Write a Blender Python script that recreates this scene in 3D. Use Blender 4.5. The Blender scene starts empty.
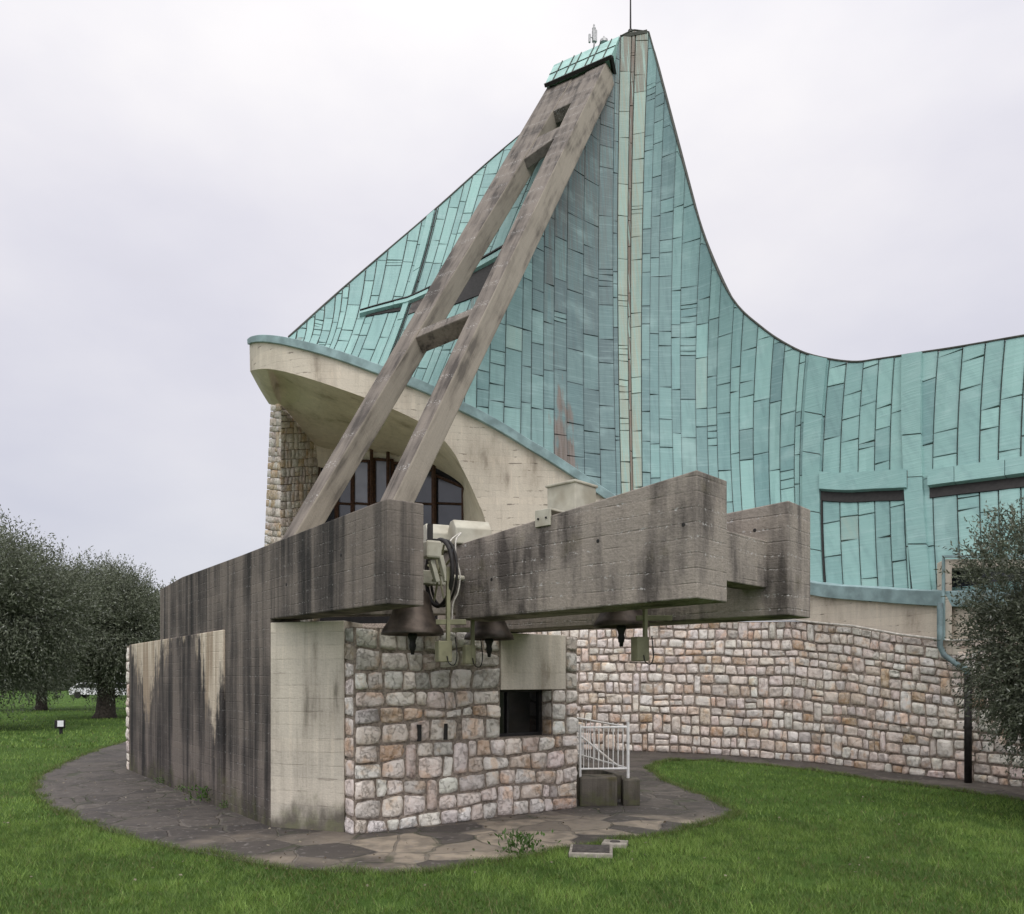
import bpy, bmesh, math, random
import numpy as np
from mathutils import Vector, Matrix, noise as mnoise

random.seed(7); rng = np.random.default_rng(7)
R = random.uniform
scn = bpy.context.scene
C = scn.collection
F, CX, HY, CAMZ = 800.0, 512.0, 680.0, 1.7     # focal length, principal column, horizon row, eye height

def P(px, py, d):                 # a photograph direction at a measured distance -> metres
    return Vector(((px - CX) / F * d, d, CAMZ + (HY - py) / F * d))
def G(px, py):                    # ground point
    d = F * CAMZ / (py - HY)
    return Vector(((px - CX) / F * d, d, 0.0))

# ------------------------------------------------------------------ linking
def mesh_obj(name, verts, faces, mats, parent=None, smooth=False, fmat=None, col=None, bevel=0):
    me = bpy.data.meshes.new(name)
    me.from_pydata([tuple(v) for v in verts], [], [tuple(f) for f in faces])
    if not isinstance(mats, (list, tuple)): mats = [mats]
    for m in mats: me.materials.append(m)
    if fmat is not None: me.polygons.foreach_set('material_index', fmat)
    if smooth: me.polygons.foreach_set('use_smooth', [True] * len(me.polygons))
    if col is not None:
        a = me.color_attributes.new('tint', 'FLOAT_COLOR', 'POINT')
        a.data.foreach_set('color', np.asarray(col, dtype=np.float32).ravel())
    me.update()
    o = bpy.data.objects.new(name, me)
    C.objects.link(o)
    if parent is not None:
        o.parent = parent
        t = parent
        off = Vector((0, 0, 0))
        while t is not None:
            off += t.location; t = t.parent
        o.location = -off                      # mesh data stays in world metres
    if bevel:
        b = o.modifiers.new('bevel', 'BEVEL'); b.width = bevel; b.segments = 2; b.limit_method = 'ANGLE'; b.angle_limit = 0.6
    return o

def thing(name, label, cat, loc=(0, 0, 0), group=None):
    o = bpy.data.objects.new(name, None); C.objects.link(o)
    o.location = loc; o.empty_display_size = .2
    tag(o, label, cat, group); return o
def tag(o, label, cat, group=None):
    o['label'] = label; o['category'] = cat
    if group: o['group'] = group
    return o

class MB:
    def __init__(s): s.v = []; s.f = []; s.m = []; s.c = []
    def add(s, verts, faces, mi=0, col=None):
        n = len(s.v); s.v += [tuple(v) for v in verts]
        s.f += [tuple(i + n for i in f) for f in faces]; s.m += [mi] * len(faces)
        if col is not None: s.c += [col] * len(verts)
    def prism(s, pts, z0, z1, mi=0):            # plan outline, bottom and top heights (number or list)
        n = len(pts)
        z0 = z0 if isinstance(z0, (list, tuple)) else [z0] * n
        z1 = z1 if isinstance(z1, (list, tuple)) else [z1] * n
        vs = [(p[0], p[1], z0[i]) for i, p in enumerate(pts)] + [(p[0], p[1], z1[i]) for i, p in enumerate(pts)]
        area = sum(pts[i][0] * pts[(i + 1) % n][1] - pts[(i + 1) % n][0] * pts[i][1] for i in range(n))
        fs = [tuple(range(n))[::-1], tuple(range(n, 2 * n))] + [(i, (i + 1) % n, n + (i + 1) % n, n + i) for i in range(n)]
        if area < 0: fs = [f[::-1] for f in fs]
        s.add(vs, fs, mi)
    def extrude(s, prof, vec, mi=0):            # closed 3-D outline pushed along a vector
        n = len(prof); vec = Vector(vec)
        vs = [Vector(p) for p in prof] + [Vector(p) + vec for p in prof]
        fs = [tuple(range(n))[::-1], tuple(range(n, 2 * n))] + [(i, (i + 1) % n, n + (i + 1) % n, n + i) for i in range(n)]
        nn = Vector((0, 0, 0))
        for i in range(n): nn += Vector(prof[i]).cross(Vector(prof[(i + 1) % n]))
        if nn.dot(vec) < 0: fs = [f[::-1] for f in fs]
        s.add(vs, fs, mi)
    def box(s, c, size, rz=0, mi=0, rot=None):
        M = rot if rot is not None else Matrix.Rotation(rz, 3, 'Z')
        vs = []
        for z in (-.5, .5):
            for x, y in ((-.5, -.5), (.5, -.5), (.5, .5), (-.5, .5)):
                vs.append(Vector(c) + M @ Vector((x * size[0], y * size[1], z * size[2])))
        s.add(vs, [(3, 2, 1, 0), (4, 5, 6, 7), (0, 1, 5, 4), (1, 2, 6, 5), (2, 3, 7, 6), (3, 0, 4, 7)], mi)
    def tube(s, pts, rad, n=8, mi=0, closed=False, col=None):
        pts = [Vector(p) for p in pts]; k = len(pts)
        rad = rad if isinstance(rad, (list, tuple)) else [rad] * k
        rings = []; up = Vector((0, 0, 1))
        prev = None
        for i, p in enumerate(pts):
            a = pts[(i - 1) % k] if (closed or i) else p
            b = pts[(i + 1) % k] if (closed or i < k - 1) else p
            t = (b - a).normalized()
            if prev is None:
                ref = Vector((1, 0, 0)) if abs(t.z) > .9 else up
                x = t.cross(ref).normalized()
            else:
                x = (prev - t * prev.dot(t)).normalized()
            prev = x; y = t.cross(x)
            rings.append([p + (x * math.cos(q) + y * math.sin(q)) * rad[i] for q in [2 * math.pi * j / n for j in range(n)]])
        vs = [v for r in rings for v in r]; fs = []
        for i in range(k if closed else k - 1):
            o, q = i * n, ((i + 1) % k) * n
            fs += [(o + j, o + (j + 1) % n, q + (j + 1) % n, q + j) for j in range(n)]
        if not closed: fs += [tuple(range(n))[::-1], tuple(range((k - 1) * n, k * n))]
        s.add(vs, fs, mi, col)
    def lathe(s, c, prof, n=32, mi=0, M=None):
        vs = []; fs = []; k = len(prof)
        for j in range(n):
            a = 2 * math.pi * j / n
            for r, z in prof:
                q = Vector((r * math.cos(a), r * math.sin(a), z))
                vs.append(Vector(c) + (M @ q if M is not None else q))
        for j in range(n):
            for i in range(k - 1):
                a, b = j * k + i, ((j + 1) % n) * k + i
                fs.append((a, b, b + 1, a + 1))
        s.add(vs, fs, mi)
    def build(s, name, mats, parent=None, smooth=False, bevel=0):
        return mesh_obj(name, s.v, s.f, mats, parent, smooth, s.m, s.c if s.c else None, bevel)

def struct(o): o['kind'] = 'structure'; return o
def stuff(o): o['kind'] = 'stuff'; return o

# ------------------------------------------------------------------ node helpers
class NT:
    def __init__(s, name):
        s.mat = bpy.data.materials.new(name); s.mat.use_nodes = True
        s.t = s.mat.node_tree; s.n = s.t.nodes; s.l = s.t.links
        s.bsdf = s.n['Principled BSDF']; s.out = s.n['Material Output']
        s._co = None
    def node(s, typ, **kw):
        n = s.n.new(typ)
        for k, v in kw.items(): setattr(n, k, v)
        return n
    def set(s, inp, v):
        if isinstance(v, bpy.types.NodeSocket): s.l.new(v, inp)
        else: inp.default_value = v
    def co(s):
        if s._co is None: s._co = s.node('ShaderNodeTexCoord').outputs['Object']
        return s._co
    def scale(s, sc, vec=None):
        m = s.node('ShaderNodeVectorMath', operation='MULTIPLY')
        s.set(m.inputs[0], vec if vec is not None else s.co()); m.inputs[1].default_value = sc; return m.outputs[0]
    def noise(s, scale, detail=4, vec=None, rough=.55, dim='3D'):
        n = s.node('ShaderNodeTexNoise'); n.inputs['Scale'].default_value = scale
        n.inputs['Detail'].default_value = detail; n.inputs['Roughness'].default_value = rough
        s.set(n.inputs['Vector'], vec if vec is not None else s.co()); return n.outputs['Fac']
    def math(s, op, a, b=0, c=0, clamp=False):
        m = s.node('ShaderNodeMath', operation=op, use_clamp=clamp)
        s.set(m.inputs[0], a); s.set(m.inputs[1], b)
        if op in ('MULTIPLY_ADD', 'SMOOTH_MIN', 'COMPARE'): s.set(m.inputs[2], c)
        return m.outputs[0]
    def ss(s, v, a, b):            # smooth step
        m = s.node('ShaderNodeMapRange', interpolation_type='SMOOTHSTEP')
        s.set(m.inputs[0], v); m.inputs[1].default_value = a; m.inputs[2].default_value = b; return m.outputs[0]
    def mix(s, f, a, b, mode='MIX'):
        m = s.node('ShaderNodeMix', data_type='RGBA', blend_type=mode)
        s.set(m.inputs[0], f)
        for k, v in ((6, a), (7, b)):
            if isinstance(v, tuple) and len(v) == 3: v = v + (1,)
            s.set(m.inputs[k], v)
        return m.outputs[2]
    def xyz(s, vec=None):
        m = s.node('ShaderNodeSeparateXYZ'); s.set(m.inputs[0], vec if vec is not None else s.co()); return m.outputs
    def comb(s, x, y, z):
        m = s.node('ShaderNodeCombineXYZ'); s.set(m.inputs[0], x); s.set(m.inputs[1], y); s.set(m.inputs[2], z); return m.outputs[0]
    def attr(s):
        a = s.node('ShaderNodeAttribute'); a.attribute_name = 'tint'; return a.outputs['Color']
    def bump(s, h, dist, strength=1.0, prev=None):
        b = s.node('ShaderNodeBump'); s.set(b.inputs['Height'], h); b.inputs['Distance'].default_value = dist
        b.inputs['Strength'].default_value = strength
        if prev is not None: s.l.new(prev, b.inputs['Normal'])
        return b.outputs[0]
    def done(s, col=None, rough=.85, normal=None, metal=0, spec=.3):
        if col is not None: s.set(s.bsdf.inputs['Base Color'], col + (1,) if isinstance(col, tuple) and len(col) == 3 else col)
        s.set(s.bsdf.inputs['Roughness'], rough); s.bsdf.inputs['Metallic'].default_value = metal
        s.bsdf.inputs['Specular IOR Level'].default_value = spec
        if normal is not None: s.l.new(normal, s.bsdf.inputs['Normal'])
        return s.mat

def plain(name, col, rough=.6, metal=0, var=.25, scale=14, spec=.35, dirt=None):
    t = NT(name); n = t.noise(scale, 5); n2 = t.noise(2.2, 3)
    c = t.mix(t.ss(n, .3, .7), tuple(x * (1 - var) for x in col), tuple(min(1, x * (1 + var)) for x in col))
    if dirt: c = t.mix(t.math('MULTIPLY', t.ss(n2, .5, .72), .7), c, dirt)
    return t.done(c, rough, t.bump(n, .003), metal, spec)

def concrete(name, pale, mid, dark, wet=.5, flecks=0.0, dash=0.0, splash=0.0, hairy=1.0, axis=None, board=.11, runs=None, streak=(5.5, 5.5, .28), bump=.012, moss=0, boardamt=1.0):
    t = NT(name)
    if axis:                                                                    # grain and stains run along this direction
        d_ = Vector(axis).normalized(); vr = t.node('ShaderNodeVectorRotate', rotation_type='AXIS_ANGLE')
        t.l.new(t.co(), vr.inputs['Vector']); vr.inputs['Axis'].default_value = d_.cross(Vector((0, 0, 1))).normalized(); vr.inputs['Angle'].default_value = d_.angle(Vector((0, 0, 1)))
        t._co = vr.outputs[0]
    o = t.xyz(); z = o[2]
    wob = t.noise(1.3, 2)
    zz = t.math('ADD', z, t.math('MULTIPLY', wob, .025))
    q = t.math('DIVIDE', zz, board); fl = t.math('FLOOR', q); fr = t.math('SUBTRACT', q, fl)
    wn = t.node('ShaderNodeTexWhiteNoise', noise_dimensions='1D'); t.set(wn.inputs['W'], fl)
    edge = t.math('MINIMUM', fr, t.math('SUBTRACT', 1.0, fr))
    line = t.math('SUBTRACT', 1.0, t.ss(edge, .0, .09))                       # board joint
    brk = t.ss(t.noise(3.0, 3, t.scale((1.0, 1.0, 6.0))), .38, .62)
    line = t.math('MULTIPLY', line, brk)
    grain = t.noise(9, 6, t.scale((.9, .9, 9.0)))                             # wood grain left by the boards
    st = t.noise(1.0, 6, t.scale(streak), .6)
    st2 = t.noise(1.0, 4, t.scale((streak[0] * 3.1, streak[1] * 3.1, streak[2] * 1.5)), .6)
    blot = t.noise(.9, 5)
    fine = t.noise(60, 3)
    s = t.math('ADD', t.math('MULTIPLY', st, .6), t.math('MULTIPLY', st2, .18))
    s = t.math('ADD', s, t.math('MULTIPLY', blot, .35))
    s = t.math('DIVIDE', t.math('SUBTRACT', s, .565), .062)
    k = (.5 - wet) * 4
    m1 = t.ss(s, k - 1.1, k + .7)
    m2 = t.ss(s, k + .3, k + 1.7)
    c = t.mix(m1, pale, mid); c = t.mix(m2, c, dark)
    hair = t.noise(1.0, 3, t.scale((streak[0] * 7, streak[1] * 7, streak[2] * 1.2)), .6)
    c = t.mix(t.math('MULTIPLY', t.ss(hair, .52, .72), .30 * hairy * min(1.0, wet * 2)), c, t.mix(1.0, c, (.5, .48, .46), 'MULTIPLY'))
    c = t.mix(t.math('MULTIPLY', t.ss(hair, .46, .30), .30 * hairy * min(1.0, wet * 2)), c, t.mix(1.0, c, (1.5, 1.45, 1.4), 'MULTIPLY'))
    c = t.mix(t.math('MULTIPLY', t.math('SUBTRACT', wn.outputs['Value'], .5), .0 + .4 * boardamt), c, t.mix(1.0, c, (1.45, 1.4, 1.35), 'MULTIPLY'))
    c = t.mix(t.math('MULTIPLY', t.ss(grain, .35, .75), .14), c, t.mix(1.0, c, (.62, .6, .58), 'MULTIPLY'))
    c = t.mix(t.math('MULTIPLY', t.ss(fine, .45, .75), .35), c, t.mix(1.0, c, (.6, .6, .6), 'MULTIPLY'))
    c = t.mix(t.math('MULTIPLY', line, .28 * boardamt), c, t.mix(1.0, c, (.42, .4, .38), 'MULTIPLY'))
    if runs:                                                                   # pale run-off stains under a wall top
        top, amt = runs
        wide = t.noise(1.0, 2, t.comb(t.math('MULTIPLY', o[0], 1.25), t.math('MULTIPLY', o[1], .0), 3.3))
        thin = t.noise(1.0, 3, t.comb(t.math('MULTIPLY', o[0], 9.0), 0.0, t.math('MULTIPLY', z, .35)))
        dep = t.math('SUBTRACT', top, z)
        pk1 = t.math('SUBTRACT', 1.0, t.math('DIVIDE', t.math('ABSOLUTE', t.math('ADD', o[0], 6.30)), .80))
        pk2 = t.math('MULTIPLY', t.math('SUBTRACT', 1.0, t.math('DIVIDE', t.math('ABSOLUTE', t.math('ADD', o[0], 4.02)), .52)), 1.5)
        pk = t.math('MAXIMUM', t.math('MAXIMUM', pk1, pk2), -.2)
        mm = t.math('ADD', t.math('MULTIPLY', pk, .75), t.math('MULTIPLY', t.math('SUBTRACT', thin, .5), 2.2))
        mm = t.math('ADD', mm, t.math('MULTIPLY', t.math('SUBTRACT', wide, .5), .5))
        mm = t.math('SUBTRACT', mm, t.math('MULTIPLY', dep, .85))
        mm = t.math('ADD', mm, t.math('MULTIPLY', t.math('SUBTRACT', t.noise(7, 5), .5), .9))
        mk = t.ss(mm, -.22, .26)
        c = t.mix(t.math('MULTIPLY', mk, amt), c, t.mix(t.ss(thin, .42, .66), (.62, .54, .43), (.32, .25, .18)))
    if splash:                                                                 # splash dirt and moss at the foot
        sp = t.ss(t.math('SUBTRACT', t.math('ADD', t.math('MULTIPLY', t.noise(2.2, 5, t.scale((1, 1, .5))), 1.2), -.18), z), .05, .35)
        c = t.mix(t.math('MULTIPLY', sp, splash), c, t.mix(t.ss(t.noise(6, 4), .42, .6), (.055, .048, .036), (.075, .078, .035)))
    if dash:
        db = t.math('SUBTRACT', 1.0, t.ss(edge, .06, .16))
        dk_ = t.ss(t.noise(4.2, 3, t.scale((1.0, 1.0, 4.0))), .60, .66)
        c = t.mix(t.math('MULTIPLY', t.math('MULTIPLY', db, dk_), dash), c, (.13, .105, .085))
    if flecks:                                                                 # lime drips along the joints
        band = t.math('SUBTRACT', 1.0, t.ss(edge, .02, .2))
        fk = t.ss(t.noise(34, 3, t.scale((1.0, 1.0, 1.3))), .56, .64)
        gate = t.ss(t.noise(1.6, 3, t.scale((1.0, 1.0, 3.0))), .38, .55)
        f = t.math('MULTIPLY', t.math('MULTIPLY', band, fk), gate)
        c = t.mix(t.math('MULTIPLY', f, flecks), c, (.46, .45, .43))
    if moss:
        mo = t.ss(t.noise(2.6, 5), .58, .72)
        c = t.mix(t.math('MULTIPLY', mo, moss), c, (.10, .085, .03))
    h = t.math('ADD', t.math('MULTIPLY', line, -.16), t.math('MULTIPLY', grain, .14))
    h = t.math('ADD', h, t.math('MULTIPLY', wn.outputs['Value'], .10))
    h = t.math('ADD', h, t.math('MULTIPLY', t.noise(26, 5), .45))
    return t.done(c, .9, t.bump(h, bump), 0, .2)

M = {}
M['wall_concrete'] = concrete('stained_concrete', (.185, .158, .136), (.090, .078, .070), (.034, .031, .029), wet=.56, flecks=.3, streak=(3.6, 3.6, .2), bump=.014, hairy=.75, splash=.6)
M['low_concrete'] = concrete('stained_concrete_runs', (.165, .140, .122), (.080, .069, .063), (.033, .030, .029), wet=.58, flecks=.2, streak=(3.6, 3.6, .2), runs=(2.36, .95), bump=.014, hairy=.75, splash=.6)
M['beam_concrete'] = concrete('beam_concrete', (.285, .250, .215), (.175, .153, .135), (.078, .068, .061), wet=.47, flecks=.7, board=.125, streak=(3.4, 3.4, .9), moss=.22, bump=.02, hairy=.55)
M['panel_concrete'] = concrete('pale_concrete', (.52, .475, .395), (.42, .38, .315), (.19, .17, .135), wet=.36, board=.15, streak=(2.6, 2.6, .5), splash=.85, dash=.35)
M['lintel_concrete'] = concrete('lintel_concrete', (.58, .52, .44), (.50, .445, .37), (.33, .285, .23), wet=.32, board=.30, streak=(2.2, 2.2, .6), boardamt=.25)
AX = (.165, .655, .738)
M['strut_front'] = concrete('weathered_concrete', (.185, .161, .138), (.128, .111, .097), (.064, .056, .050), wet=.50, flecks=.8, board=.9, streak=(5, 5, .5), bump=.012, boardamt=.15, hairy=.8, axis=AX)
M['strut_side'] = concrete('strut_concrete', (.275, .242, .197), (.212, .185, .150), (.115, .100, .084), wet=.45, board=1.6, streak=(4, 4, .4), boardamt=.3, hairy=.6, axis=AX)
M['shell'] = concrete('shell_concrete', (.58, .52, .43), (.50, .44, .36), (.33, .285, .23), wet=.32, board=.16, streak=(1.6, 1.6, .6), boardamt=.7, dash=.75)
M['soffit'] = concrete('soffit_concrete', (.60, .545, .435), (.52, .465, .36), (.33, .295, .22), wet=.36, board=.22, streak=(.8, .8, .8), boardamt=.45)
M['block'] = concrete('mossy_block', (.13, .115, .095), (.07, .065, .05), (.035, .033, .027), wet=.5, board=.4, moss=.5, splash=.7)

def stone_mat():
    t = NT('rubble_stone'); a = t.attr()
    n = t.noise(9, 8, None, .68); n2 = t.noise(48, 6, None, .72); n3 = t.noise(3.6, 4)
    vein = t.ss(t.math('ABSOLUTE', t.math('SUBTRACT', t.noise(6, 7, None, .62), .5)), 0, .022)
    c = t.mix(t.math('MULTIPLY', t.ss(n, .40, .62), .55), a, t.mix(.55, a, (.93, .88, .825)))       # crystalline pale faces
    c = t.mix(t.math('MULTIPLY', t.ss(n3, .54, .66), .55), c, t.mix(1.0, a, (1.0, .76, .55), 'MULTIPLY'))
    c = t.mix(t.math('MULTIPLY', t.ss(n, .46, .32), .5), c, t.mix(1.0, a, (.66, .60, .54), 'MULTIPLY'))
    c = t.mix(t.math('MULTIPLY', t.ss(n2, .55, .68), .45), c, t.mix(1.0, c, (.52, .48, .45), 'MULTIPLY'))
    c = t.mix(t.math('MULTIPLY', t.math('SUBTRACT', 1.0, vein), .28), c, t.mix(1.0, c, (.45, .40, .35), 'MULTIPLY'))
    h = t.math('ADD', t.math('MULTIPLY', n, 1.1), t.math('MULTIPLY', n2, .45))
    h = t.math('ADD', h, t.math('MULTIPLY', vein, .3))
    return t.done(c, .92, t.bump(h, .032), 0, .2)
M['stone'] = stone_mat()
M['mortar'] = plain('dark_mortar', (.225, .188, .155), .95, var=.4, scale=30, spec=.1)

def copper_mat():
    t = NT('verdigris_copper'); a = t.node('ShaderNodeAttribute'); a.attribute_name = 'tint'
    s = t.node('ShaderNodeSeparateColor'); t.l.new(a.outputs['Color'], s.inputs[0])
    tint, rust, dk = s.outputs[0], s.outputs[1], s.outputs[2]
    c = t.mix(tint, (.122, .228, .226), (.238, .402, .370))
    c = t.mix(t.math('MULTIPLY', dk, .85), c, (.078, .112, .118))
    st = t.noise(1.0, 5, t.scale((9, 1.2, .5))); bl = t.noise(1.2, 5); rip = t.noise(1.0, 4, t.scale((1.2, 1.2, 22)))
    c = t.mix(t.math('MULTIPLY', t.ss(st, .45, .75), .40), c, t.mix(1.0, c, (.60, .62, .66), 'MULTIPLY'))
    c = t.mix(t.math('MULTIPLY', t.ss(bl, .5, .75), .30), c, (.33, .46, .44))
    c = t.mix(t.math('MULTIPLY', t.ss(rip, .5, .8), .25), c, (.37, .50, .49))
    thin = t.noise(1.0, 4, t.scale((20, 1.0, .3)))
    c = t.mix(t.math('MULTIPLY', rust, .48), c, t.mix(t.ss(thin, .38, .62), (.33, .40, .31), (.46, .40, .26)))
    bm = t.math('MULTIPLY', a.outputs['Alpha'], t.ss(t.math('ADD', thin, t.math('MULTIPLY', a.outputs['Alpha'], .14)), .48, .62))
    c = t.mix(t.math('MULTIPLY', bm, .85), c, (.115, .070, .050))
    o = t.xyz(); wig = t.noise(1.0, 5, t.scale((3.5, 1.0, .8)))                      # old brown run-off smear low on the fold
    dx = t.math('ABSOLUTE', t.math('SUBTRACT', o[0], 1.22)); dzz = t.math('SUBTRACT', o[2], 6.6)
    sm = t.math('SUBTRACT', t.math('ADD', t.math('SUBTRACT', 1.0, t.math('MULTIPLY', dx, 1.9)), t.math('MULTIPLY', t.math('SUBTRACT', wig, .5), 2.6)), t.math('MULTIPLY', dzz, .27))
    sm = t.math('ADD', sm, t.math('MULTIPLY', t.math('SUBTRACT', thin, .5), 1.2))
    c = t.mix(t.math('MULTIPLY', t.ss(sm, .05, .55), .85), c, t.mix(t.ss(thin, .4, .6), (.105, .066, .048), (.165, .125, .105)))
    return t.done(c, .62, t.bump(rip, .012), 0, .35)
M['copper'] = copper_mat()
M['copper_trim'] = plain('copper_trim', (.235, .330, .335), .6, var=.25, scale=3.5, dirt=(.17, .25, .255))
M['pipe'] = plain('dull_pipe', (.125, .180, .185), .65, var=.3, scale=5, dirt=(.08, .09, .09))
M['copper_rib'] = plain('copper_rib', (.275, .450, .410), .6, var=.16, scale=2.5, dirt=(.18, .32, .30))
M['seam'] = plain('dark_seam', (.060, .062, .052), .9, var=.3)
M['dark'] = plain('dark_recess', (.018, .016, .015), .7, var=.3)
M['brown_recess'] = plain('brown_copper', (.065, .055, .05), .7, var=.45, scale=5)
M['frame'] = plain('rusty_frame', (.060, .030, .018), .7, var=.4)
M['bronze'] = plain('bell_bronze', (.075, .058, .046), .5, .45, var=.45, scale=7, dirt=(.045, .045, .036))
M['iron'] = plain('dark_iron', (.022, .020, .019), .6, .3, var=.4)
M['cream'] = plain('cream_paint', (.42, .40, .325), .55, var=.10, scale=9, dirt=(.25, .22, .16))
M['olive_paint'] = plain('olive_paint', (.20, .19, .115), .55, var=.2, scale=9, dirt=(.15, .14, .08))
M['white_paint'] = plain('white_paint', (.70, .69, .67), .5, var=.08, dirt=(.5, .42, .33))
M['tan'] = plain('tan_timber', (.30, .20, .11), .8, var=.3, scale=8)
M['grey_metal'] = plain('grey_metal', (.35, .35, .35), .5, .4)
M['bark'] = plain('olive_bark', (.055, .045, .036), .95, var=.5, scale=12)
M['conduit'] = plain('pale_conduit', (.50, .47, .42), .6)
M['plate_cover'] = plain('cast_iron_cover', (.060, .052, .047), .8, var=.5, scale=25)
M['cover_rim'] = plain('concrete_rim', (.30, .27, .23), .9, var=.3)
M['far_white'] = plain('car_white', (.75, .75, .76), .3, var=.03)
M['far_dark'] = plain('car_dark', (.03, .03, .033), .3)

def glass(name, col, rough=.08):
    t = NT(name); n = t.noise(1.5, 2)
    c = t.mix(t.ss(n, .35, .65), tuple(x * .6 for x in col), col)
    return t.done(c, rough, None, 0, .5)
M['glass'] = glass('dark_glass', (.035, .038, .048))
M['pale_reflection'] = glass('pale_reflection_glass', (.16, .165, .19), .15)  # paler panes: their reflection is put into the glass colour
M['blackglass'] = glass('black_glass', (.006, .006, .007))

def leaf_mat(name):
    t = NT(name); a = t.attr()
    d = t.node('ShaderNodeBsdfTranslucent'); t.l.new(a, d.inputs[0])
    t.done(a, .55, None, 0, .35)
    mx = t.node('ShaderNodeMixShader'); mx.inputs[0].default_value = .22
    t.l.new(t.bsdf.outputs[0], mx.inputs[1]); t.l.new(d.outputs[0], mx.inputs[2]); t.l.new(mx.outputs[0], t.out.inputs[0])
    return t.mat
M['leaf'] = leaf_mat('leaves'); M['grass'] = leaf_mat('grass_blades')

def ground_mat():
    t = NT('lawn_soil'); a = t.noise(.6, 6); b = t.noise(9, 5); c0 = t.noise(60, 3)
    c = t.mix(t.ss(a, .35, .65), (.045, .085, .018), (.075, .130, .028))
    c = t.mix(t.math('MULTIPLY', t.ss(b, .5, .7), .5), c, (.028, .060, .012))
    c = t.mix(t.math('MULTIPLY', t.ss(c0, .4, .7), .6), c, (.07, .14, .025))
    c = t.mix(t.math('MULTIPLY', t.ss(t.noise(1.7, 4), .66, .74), .5), c, (.075, .060, .035))
    return t.done(c, .95, t.bump(c0, .03), 0, .1)
M['ground'] = ground_mat()

def paving_mat():
    t = NT('crazy_paving'); o = t.co()
    wob = t.node('ShaderNodeTexNoise'); wob.inputs['Scale'].default_value = 1.5
    t.l.new(o, wob.inputs['Vector'])
    v = t.node('ShaderNodeVectorMath', operation='MULTIPLY_ADD'); t.l.new(wob.outputs['Color'], v.inputs[0]); v.inputs[1].default_value = (.35, .35, 0); t.l.new(o, v.inputs[2])
    flat = t.scale((1, 1, 0), v.outputs[0])
    e = t.node('ShaderNodeTexVoronoi', feature='DISTANCE_TO_EDGE'); e.inputs['Scale'].default_value = 1.75; t.l.new(flat, e.inputs['Vector'])
    f1 = t.node('ShaderNodeTexVoronoi', feature='F1'); f1.inputs['Scale'].default_value = 1.75; t.l.new(flat, f1.inputs['Vector'])
    cs = t.node('ShaderNodeSeparateColor'); t.l.new(f1.outputs['Color'], cs.inputs[0])
    joint = t.math('SUBTRACT', 1.0, t.ss(e.outputs['Distance'], .012, .035))
    n = t.noise(5, 6); n2 = t.noise(1.1, 5); sp = t.noise(13, 6); dirt = t.noise(3, 5)
    c = t.mix(cs.outputs[0], (.048, .041, .037), (.090, .077, .067))
    c = t.mix(t.math('MULTIPLY', t.ss(n, .42, .7), .6), c, (.030, .027, .026))
    xyz = t.xyz()
    dx = t.math('SUBTRACT', xyz[0], .95); dy = t.math('SUBTRACT', xyz[1], 8.3)
    dist = t.math('SQRT', t.math('ADD', t.math('POWER', t.math('MULTIPLY', dx, .50), 2.0), t.math('POWER', t.math('MULTIPLY', dy, 1.0), 2.0)))
    worn = t.ss(t.math('ADD', dist, t.math('MULTIPLY', t.math('SUBTRACT', n2, .5), 2.2)), 2.1, 1.0)   # flags scrubbed pale where people step off the lawn
    worn = t.math('MULTIPLY', worn, t.ss(t.math('ADD', cs.outputs[1], t.math('MULTIPLY', n, .5)), .45, .75))
    c = t.mix(t.math('MULTIPLY', worn, .95), c, t.mix(t.ss(n, .35, .65), (.33, .275, .21), (.19, .16, .125)))
    c = t.mix(t.math('MULTIPLY', joint, t.math('ADD', .35, t.math('MULTIPLY', n2, .4))), c, t.mix(t.ss(n2, .45, .6), (.15, .13, .11), (.035, .045, .018)))
    c = t.mix(t.math('MULTIPLY', t.ss(sp, .60, .68), .6), c, (.21, .195, .18))
    c = t.mix(t.math('MULTIPLY', t.ss(dirt, .60, .72), .5), c, (.030, .040, .015))
    h = t.math('ADD', t.math('MULTIPLY', joint, -.8), t.math('ADD', t.math('MULTIPLY', n, .6), t.math('MULTIPLY', cs.outputs[2], .4)))
    rough = t.math('ADD', .5, t.math('MULTIPLY', n2, .4))
    return t.done(c, rough, t.bump(h, .02), 0, .35)
M['paving'] = paving_mat()

# ------------------------------------------------------------------ curves
def spline(pts, n):                       # Catmull-Rom through points of any dimension
    p = np.array(pts, float); k = len(p)
    p = np.vstack([2 * p[0] - p[1], p, 2 * p[-1] - p[-2]])
    out = []
    for q in np.linspace(0, k - 1, n):
        i = min(int(q), k - 2); t = q - i
        a, b, c, d = p[i:i + 4]
        out.append(.5 * (2 * b + (c - a) * t + (2 * a - 5 * b + 4 * c - d) * t * t + (3 * b - a - 3 * c + d) * t ** 3))
    return np.array(out)
def table(pts):                           # dense arc table -> f(u in 0..1), smooth, keyed by first column or index
    d = spline(pts, 400); return d
def poly_at(d, u):
    x = u * (len(d) - 1); i = min(int(x), len(d) - 2); t = x - i
    return d[i] * (1 - t) + d[i + 1] * t

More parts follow.
